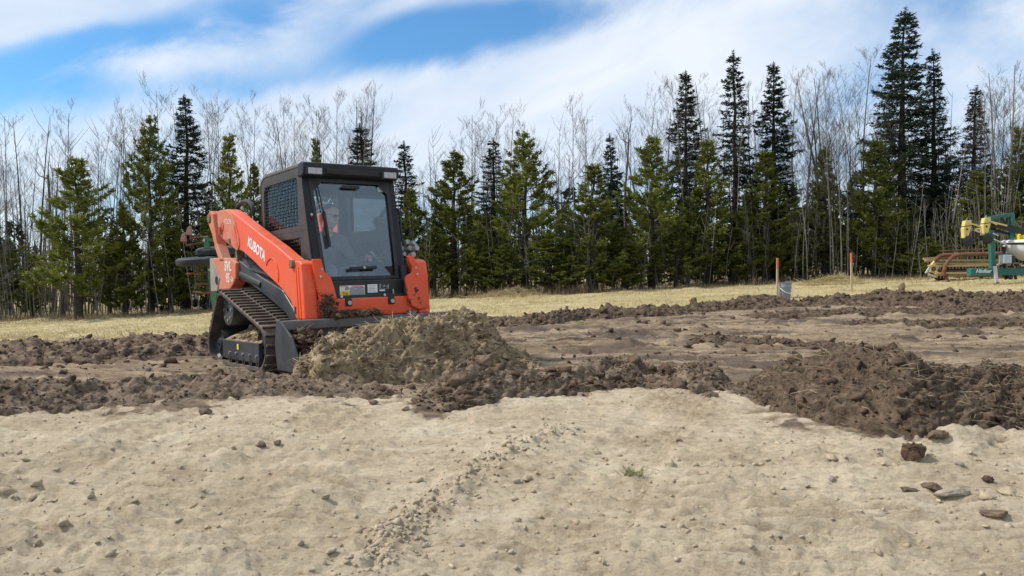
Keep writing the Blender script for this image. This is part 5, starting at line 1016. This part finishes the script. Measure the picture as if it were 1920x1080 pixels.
    for p, q, a, b, t in caps:
        p_, q_ = np.array(p), np.array(q); d = q_-p_; s = np.clip(((cen-p_)@d)/(d@d+1e-9), 0, 1); dist = np.linalg.norm(cen-p_-s[:, None]*d, axis=1)-(a+(b-a)*s); k = dist < best; best[k] = dist[k]; idx[k] = names.index(t)
    m2.polygons.foreach_set('material_index', idx); m2.polygons.foreach_set('use_smooth', np.ones(len(cen), bool))
    o = link('person', m2); o.location = LT; o.rotation_euler = LR.to_euler(); tag(o, 'person in dark olive jacket and sunglasses seated at the loader controls', 'person')
    V, F = ICO3; W = V*np.array([.100, .094, .102]); keep = (W[:, 2] > .012+W[:, 0]*.62) ; W = W*(1+.03*fbm2(V[:, 0]*6, V[:, 1]*6+V[:, 2]*5, 3, 4))[:, None]
    FF = np.array([f for f in F if keep[f].all()]); W = np.array([hc + hR @ Vector((-.012, 0, .036)) + hR @ Vector(w_) for w_ in W]); link('hair', mesh_np('hair', W, FF, mat('short_brown_hair', (.035, .024, .017), (.07, .05, .035), 40, .8), True), o)
    g = MB(); M4 = hR.to_4x4(); M4.translation = hc
    for s in (-1, 1): g.prism(rrect(s*.034-.027, s*.034+.027, -.006, .030, .012, 4), .0, .006)
    g.v = [(.100-.35*abs(p[0])**1.4+p[1], p[0], p[2]) for p in g.v]; g.bar((.098, -.012, .022), (.098, .012, .022), .005)
    for s in (-1, 1): g.bar((.085, s*.062, .022), (-.01, s*.094, .026), .005, .010)
    xform(g, M4).build('sunglasses', mat('dark_lens', (.012, .012, .014), None, 5, .12, spec=.8), o)
    mb = MB(); mb.tube([(-.03+.085*math.cos(a), .022+.085*math.sin(a), 1.425+.028*math.cos(a)*-1) for a in np.linspace(.55, 5.73, 18)], .017, 8); mb.build('collar', MATS['olive_jacket'], o, smooth=True)
person()

# ================================================================ SMALL THINGS ON THE FIELD
M_PAIL = mat('grey_plastic', (.20, .215, .24), (.25, .265, .29), 5, .45); M_WPL = mat('white_plastic', (.72, .72, .71), None, 5, .4); M_WOOD = mat('raw_stake_wood', (.46, .33, .19), (.60, .46, .29), 10, .8); M_TIP = mat('orange_marker_paint', (.66, .17, .06), (.74, .22, .09), 12, .6)
p = GF(1471, 558); pd = p.y; hp_ = top_z(530, p)-p.z; k = hp_/.37
t = thing('pail', 'grey plastic pail with hanging white bail handle beside the survey stake', 'pail', p, .3, None, (k*1.02, k*1.02, k))
MB().lathe([(.0, .004), (.118, .004), (.125, .012), (.140, .26), (.146, .262), (.146, .285), (.142, .287), (.1435, .315), (.149, .317), (.149, .335), (.145, .337), (.146, .36), (.153, .362), (.153, .372), (.140, .372), (.126, .03), (0, .03)], n=32).build('body', M_PAIL, t, smooth=True)
for s in (-1, 1): MB().cyl((s*.142, 0, .30), (s*.162, 0, .30), .016, 10).build('bail_ear', M_PAIL, t)
mb = MB(); mb.tube([(.158*math.cos(a), -.10*math.sin(a)-.075*math.sin(a), .30-.16*math.sin(a)) for a in np.linspace(0, math.pi, 22)], .0075, 8); mb.build('bail_handle', M_WPL, t, smooth=True)
mb = MB(); mb.tube([(.06*math.cos(a), -.10, .37+.035*math.sin(a)) for a in np.linspace(0, math.pi, 10)], .008, 6); mb.build('lid_tab', M_PAIL, t, smooth=True)
mb = MB(); mb.lathe([(.1437, .296), (.1465, .296), (.1465, .303), (.1437, .303)], n=32); mb.build('band', M_WPL, t)
for (u, vb, vt, tilt, lab) in [(1457, 559, 484, 0.0, 'wooden survey stake with orange top planted beside the grey pail'), (1597, 548, 474, -.035, 'wooden survey stake with orange top leaning near the pale aspens')]:
    p = GF(u, vb); h = top_z(vt, p)-p.z; t = thing('survey_stake', lab, 'survey stake', p, .25); t.rotation_euler = (0, tilt, .25); w = .025*p.y/20
    MB().box((-w, -.011, -.25), (w, .011, h*.745)).build('shaft', M_WOOD, t, bevel=.003); MB().box((-w*1.03, -.0125, h*.745), (w*1.03, .0125, h)).build('painted_tip', M_TIP, t, bevel=.004)

# ---- folded green cultivator standing behind the loader
D_ = 14.5; s_ = D_/FPX; M_GRN = mat('green_paint', (.018, .14, .05), (.035, .20, .085), 4, .5, dust=.25); M_RUST = mat('rusty_steel', (.10, .042, .020), (.22, .105, .055), 8, .85, bump=.002)
gx = (395-960)*s_; gz = float(zg(gx, D_)); t = thing('folded_cultivator', 'folded green field cultivator with two tyres turned flat and rusty shanks behind the loader', 'cultivator', (gx, D_, gz))
def cp(u, v, y=0.0): return ((u-395)*s_, y, CAMH-(v-YH)*s_-gz)
MB().bar(cp(387, 444), cp(405, 585), .085, .085).build('post', M_GRN, t, bevel=.006); zb = cp(405, 585)
MB().bar((zb[0], 0, zb[2]), (zb[0]+.02, 0, -.03), .085).build('post', M_GRN, t, bevel=.006); MB().bar((zb[0]+1.3, .1, .9), (zb[0]+1.3, .1, -.03), .085).build('post', M_GRN, t, bevel=.006)
MB().bar(cp(386, 450), (zb[0]+1.3, .1, cp(0, 450)[2]), .06).build('cross_bar', M_GRN, t); MB().bar(cp(396, 506), (zb[0]+1.3, .1, cp(0, 506)[2]), .06).build('cross_bar', M_GRN, t); MB().bar((zb[0], .0, .34), (zb[0]+1.35, .1, .34), .10).build('toolbar', M_GRN, t)
for (u, v, y, rx) in [(375, 490, -.15, .07), (396, 470, .25, .10)]:
    c = cp(u, v, y); mb = MB(); mb.lathe([(.17, -.06), (.20, -.075), (.30, -.07), (.345, -.045), (.355, 0), (.345, .045), (.30, .07), (.20, .075), (.17, .06)], n=32); mb.v = [tuple(Vector(c)+Matrix.Rotation(rx, 3, 'X') @ (Matrix.Rotation(-.05, 3, 'Y') @ Vector(q))) for q in mb.v]; ty = mb.build('tyre', M_TIRE, t, smooth=True)
    mb = MB(); mb.lathe([(.0, -.03), (.05, -.05), (.17, -.055), (.175, .055), (.05, .05), (0, .03)], n=24); mb.v = [tuple(Vector(c)+Matrix.Rotation(rx, 3, 'X') @ Vector(q)) for q in mb.v]; mb.build('rim', M_GRN, ty, smooth=True); MB().bar(c, cp(394, v+2), .05).build('axle_arm', M_GRN, t)
for a in [[(392, 444), (372, 445), (360, 447), (356, 438)], [(392, 452), (372, 457), (352, 460), (346, 450)], [(396, 496), (380, 497), (362, 498)], [(398, 510), (372, 511), (350, 514)], [(400, 532), (378, 532), (366, 533)], [(402, 548), (380, 549), (362, 547)]]:
    mb = MB(); mb.tube([cp(u, v, -.02) for u, v in a], .022, 6); sh = mb.build('shank', M_RUST, t, smooth=True)
    if len(a) == 4: q = cp(*a[-1]); MB().prism([(q[0]-.05, q[2]-.02), (q[0]+.05, q[2]-.03), (q[0]+.03, q[2]+.14), (q[0]-.02, q[2]+.10)], -.06, .02).build('sweep', mat('pinkish_rust', (.30, .14, .10), (.42, .24, .19), 8, .8), sh)
for u, v in [(386, 451), (396, 506)]: c = cp(u, v, -.055); MB().cyl(c, (c[0], c[1]-.03, c[2]), .025, 8).build('bolt', M_STEEL, t)

# ---- rusty reel header and teal row implement parked at the right
M_TEAL = mat('teal_paint', (.010, .115, .095), (.018, .155, .125), 4, .45, dust=.15); M_YP = mat('pale_yellow_paint', (.62, .47, .13), (.72, .58, .20), 4, .55, dust=.2); M_TAN = mat('faded_tan_paint', (.42, .30, .13), (.58, .45, .24), 5, .75); M_GLV = mat('galvanised_leg', (.50, .50, .48), (.64, .64, .62), 8, .5)
p0 = G(1763, 530); p0 = Vector((p0.x*1.06, p0.y*1.06, 0)); p0.z = float(zg(p0.x, p0.y)); hs = p0.y/FPX
t = thing('reel_header', 'old swather header with yellow reel end and rusty curved arms in the grass', 'header', p0)
def hq(u, v, y=0.0): return ((u-960)*hs-p0.x, y, CAMH-(v-YH)*hs-p0.z)
def hpoly(pts): return [(hq(u, v)[0], hq(u, v)[2]) for u, v in pts]
MB().prism(hpoly([(1730, 498), (1737, 496), (1742, 489), (1745, 496), (1752, 499), (1748, 506), (1748, 521), (1742, 512), (1735, 510), (1736, 503)]), -.30, -.22).build('reel_end', M_YP, t, bevel=.012)
MB().lathe([(.02, -.33), (.07, -.33), (.07, -.29), (.02, -.29)], (hq(1740, 504)[0], 0, hq(1740, 504)[2]), 'Y', 14).build('hub', M_RUST, t)
for (v1, v2, y, m_, th) in [(488, 488, .25, M_TAN, .055), (494, 494, -.1, M_TAN, .045), (499, 496, -.28, M_TAN, .05), (508, 508, -.2, M_RUST, .04), (512, 511, -.34, M_TAN, .05), (516, 516, .05, M_TAN, .035), (485, 473, .35, M_TAN, .05)]:
    b = MB().bar(hq(1742, v1, y), hq(1905, v2, y), th, th*1.2).build('reel_bat', m_, t)
    tn = MB()
    for k in range(26): u = 1746+6*k; tn.bar(hq(u, np.interp(u, [1742, 1905], [v1, v2]), y), hq(u+.5, np.interp(u, [1742, 1905], [v1, v2])+5.5, y-.03), .010)
    tn.build('tines', M_TAN, b, kind='stuff')
for y, du in ((-.38, 0), (.2, -7)):
    mb = MB(); mb.tube([hq(u+du, v, y) for u, v in [(1757, 517), (1757, 508), (1760, 497), (1767, 487), (1775, 480), (1784, 478), (1810, 477), (1845, 476), (1900, 475)]], .058, 8); mb.build('lift_arm', M_RUST, t, smooth=True)
MB().bar(hq(1760, 514, -.38), hq(1765, 536, -.4), .08).build('stand_leg', M_RUST, t); MB().bar(hq(1752, 512, .3), hq(1905, 514, .3), .16, .18).build('main_beam', M_RUST, t); MB().bar(hq(1850, 512, .3), hq(1852, 533, .3), .09).build('stand_leg', M_RUST, t)
mb = MB(); mb.tube([hq(1775, 470, .4), hq(1820, 468, .4), hq(1880, 466, .4)], .022, 6); mb.build('rod', M_RUST, t)
for a, b in [((1726, 512), (1733, 501)), ((1730, 513), (1744, 519)), ((1733, 503), (1750, 512))]: MB().bar(hq(*a, -.3), hq(*b, -.3), .045).build('divider_rod', M_GLV, t)
c = hq(1769, 518, .2); mb = MB(); mb.lathe([(.05, -.08), (.16, -.09), (.20, -.05), (.20, .05), (.16, .09), (.05, .08)], (c[0], c[1], .19), 'Y', 20); mb.build('wheel', M_TIRE, t, smooth=True)
for k in range(9):                                       # dark knife guards and belts along the table
    u = 1765+11*k; MB().prism(hpoly([(u, 500), (u+7, 501), (u+8, 507), (u-1, 507)]), .0, .12).build('guard', M_HOSE, t)

p1 = G(1862, 531); ps = p1.y/FPX; t = thing('row_implement', 'teal row-crop implement with folded yellow row units and white seed tank', 'farm implement', p1)
def iq(u, v, y=0.0): return ((u-960)*ps-p1.x, y, CAMH-(v-YH)*ps-p1.z)
def ip(pts): return [(iq(u, v)[0], iq(u, v)[2]) for u, v in pts]
bm_ = MB().prism(ip([(1816, 504), (1822, 503), (2080, 501), (2080, 514), (1816, 517)]), -.10, .10).build('main_beam', M_TEAL, t, bevel=.01)
c = iq(1839.5, 508.5, -.1045); text_part('lettering', 'Hiniker', .135, M_WHITE, bm_, basis(c, (1, 0, .01), (0, 0, 1)), .002, .003, .35, 1.0)
MB().bar(iq(1857, 432), iq(1860.5, 503), .12).build('post', M_TEAL, t, bevel=.008); MB().bar(iq(2020, 410), iq(2020, 503), .12).build('post', M_TEAL, t, bevel=.008)
MB().bar(iq(1853, 410, .1), iq(1901, 402, .1), .10).build('top_bar', M_TEAL, t, bevel=.008); MB().bar(iq(1899.5, 402, .1), iq(1898, 503, .1), .11).build('post', M_TEAL, t, bevel=.008); MB().bar(iq(1878, 408, .08), iq(1890, 424, .08), .06).build('brace', M_HOSE, t); MB().bar(iq(1853, 409, .1), iq(1857, 436, .1), .09).build('post', M_TEAL, t)
MB().bar(iq(1846, 417, -.08), iq(1990, 455, -.08), .09, .15).build('folding_wing', M_HOSE, t, bevel=.01); MB().bar(iq(1846, 426, .12), iq(1960, 456, .12), .07).build('folding_wing', M_BLK, t)
MB().bar(iq(1848, 416, -.15), iq(1880, 424, -.15), .04).build('strut', M_YP, t); MB().bar(iq(1860, 449, -.07), iq(1886, 460, -.07), .028).build('strut', M_GLV, t); MB().bar(iq(1858, 438, -.07), iq(1868, 442, -.07), .03).build('strut', M_GLV, t); MB().bar(iq(1860, 477), iq(1888, 476), .03).build('strut', M_TEAL, t)
for du, dv in ((0, 0), (35.5, -5)):
    y = -.20; ru = MB().prism(ip([(u+du, v+dv) for u, v in [(1798, 415), (1809, 414), (1809.5, 424), (1805, 440), (1803, 447), (1801, 447), (1800.5, 441), (1799.5, 441), (1799, 447), (1796, 447), (1795, 430)]]), y-.08, y+.08).build('row_unit', M_YP, t, bevel=.012)
    MB().prism(ip([(1795.5+du, 425+dv), (1809.2+du, 423+dv), (1809+du, 424.4+dv), (1795.5+du, 426.4+dv)]), y-.084, y+.084).build('strap', M_HOSE, ru); c = iq(1801+du, 431+dv, y); MB().cyl((c[0], y-.075, c[2]), (c[0], y-.086, c[2]), .026, 10).build('hole', M_HOSE, ru)
    for q in ((1804+du, 453+dv, -.28), (1808+du, 450+dv, -.1)):
        c = iq(*q); mb = MB(); mb.lathe([(.0, -.015), (.05, -.03), (.11, -.02), (.145, 0), (.11, .02), (.05, .03), (0, .015)], c, 'Y', 22); mb.build('press_disc', M_HOSE, ru, smooth=True)
    c = iq(1800+du, 450+dv, y); MB().bar(iq(1801+du, 442+dv, y), iq(1805+du, 456+dv, y), .05).build('disc_arm', M_HOSE, ru); MB().bar(iq(1801+du, 415+dv, y), iq(1804+du, 410+dv, y), .02).build('rod', M_STEEL, ru)
for a, b, m_ in [((1808, 419), (1835, 427), M_YP), ((1812, 432), (1834, 428), M_YP), ((1812, 430), (1832, 437), M_GLV), ((1843, 414), (1860, 422), M_YP)]: MB().bar(iq(*a, -.18), iq(*b, -.18), .035).build('parallel_arm', m_, t)
MB().bar(iq(1845, 450, -.1), iq(1853, 446, -.1), .05).build('hose_end', M_GLV, t)
bx = MB().box((iq(1867, 0)[0], -.34, iq(0, 494)[2]), (iq(1882, 0)[0], -.12, iq(0, 478)[2])).build('control_box', mat('pale_grey_enamel', (.42, .45, .49), (.50, .53, .57), 5, .45), t, bevel=.012); MB().box((iq(1882.3, 0)[0], -.33, iq(0, 494)[2]), (iq(1888, 0)[0], -.10, iq(0, 480)[2])).build('bracket', M_BLK, t)
c = iq(1928, 0); z0 = iq(0, 488)[2]; R_ = 41*ps; mb = MB(); mb.lathe([(.0, -.02), (.12, 0), (R_*.55, .06), (R_*.88, .20), (R_*.93, .28), (R_*.94, .40), (R_*.90, .42)], (c[0], .1, z0), n=36); tk = mb.build('seed_tank', mat('white_tank_plastic', (.62, .60, .55), (.72, .71, .68), 4, .45), t, smooth=True)
MB().lathe([(R_*.92, .415), (R_*.95, .425), (R_*.95, .45), (R_*.85, .455)], (c[0], .1, z0), n=36).build('tank_band', M_HOSE, tk, smooth=True)
MB().lathe([(R_*.99, .452), (R_*1.03, .465), (R_*1.02, .51), (R_*.9, .54), (.0, .57)], (c[0], .1, z0), n=36).build('tank_lid', M_WPL, tk, smooth=True); MB().lathe([(R_*.60, .56), (R_*.62, .66), (R_*.5, .70), (0, .71)], (c[0]+.05, .1, z0), n=24).build('filler_cap', M_YEL, tk, smooth=True)
for u in (1886, 1970): MB().bar(iq(u, 462, .1), iq(u, 518, .1), .06).build('tank_post', M_BLK, t)
MB().bar(iq(1890, 485, .1), iq(1968, 485, .1), .05).build('tank_cradle', M_BLK, t); MB().bar(iq(1864, 497, -.1), iq(1884, 490, -.1), .03).build('hose_end', M_GLV, t)
for k in range(7): c = iq(1865+9*k, 497+2*(k % 2), -.05-.05*(k % 3)); MB().cyl((c[0]-.05, c[1], c[2]), (c[0]+.06, c[1], c[2]+.02), .035, 10).build('drive_part', (M_HOSE, M_BLK, M_STEEL)[k % 3], t, bevel=.008)
MB().bar(iq(1859.5, 499, -.13), iq(1863, 532, -.13), .075, .075).build('stand_leg', M_GLV, t, bevel=.008); MB().bar(iq(1861.5, 530, -.13), iq(1865, 533, -.13), .09).build('foot', M_HOSE, t)
for u in (1886, 1895, 1905): MB().bar(iq(u, 514, .05), iq(u+2, 524, .05), .05).build('shank', M_BLK, t)
MB().bar(iq(1888, 516, .0), iq(1896, 516, .0), .14, .2).build('clamp', M_HOSE, t)
for u in (1990, 2060):
    c = iq(u, 0); mb = MB(); mb.lathe([(.12, -.10), (.32, -.11), (.40, -.07), (.42, 0), (.40, .07), (.32, .11), (.12, .10)], (c[0], .35, .38), 'Y', 28); mb.build('wheel', M_TIRE, t, smooth=True); MB().bar((c[0], .3, .38), (c[0], .02, iq(0, 510)[2]), .08).build('wheel_arm', M_TEAL, t)
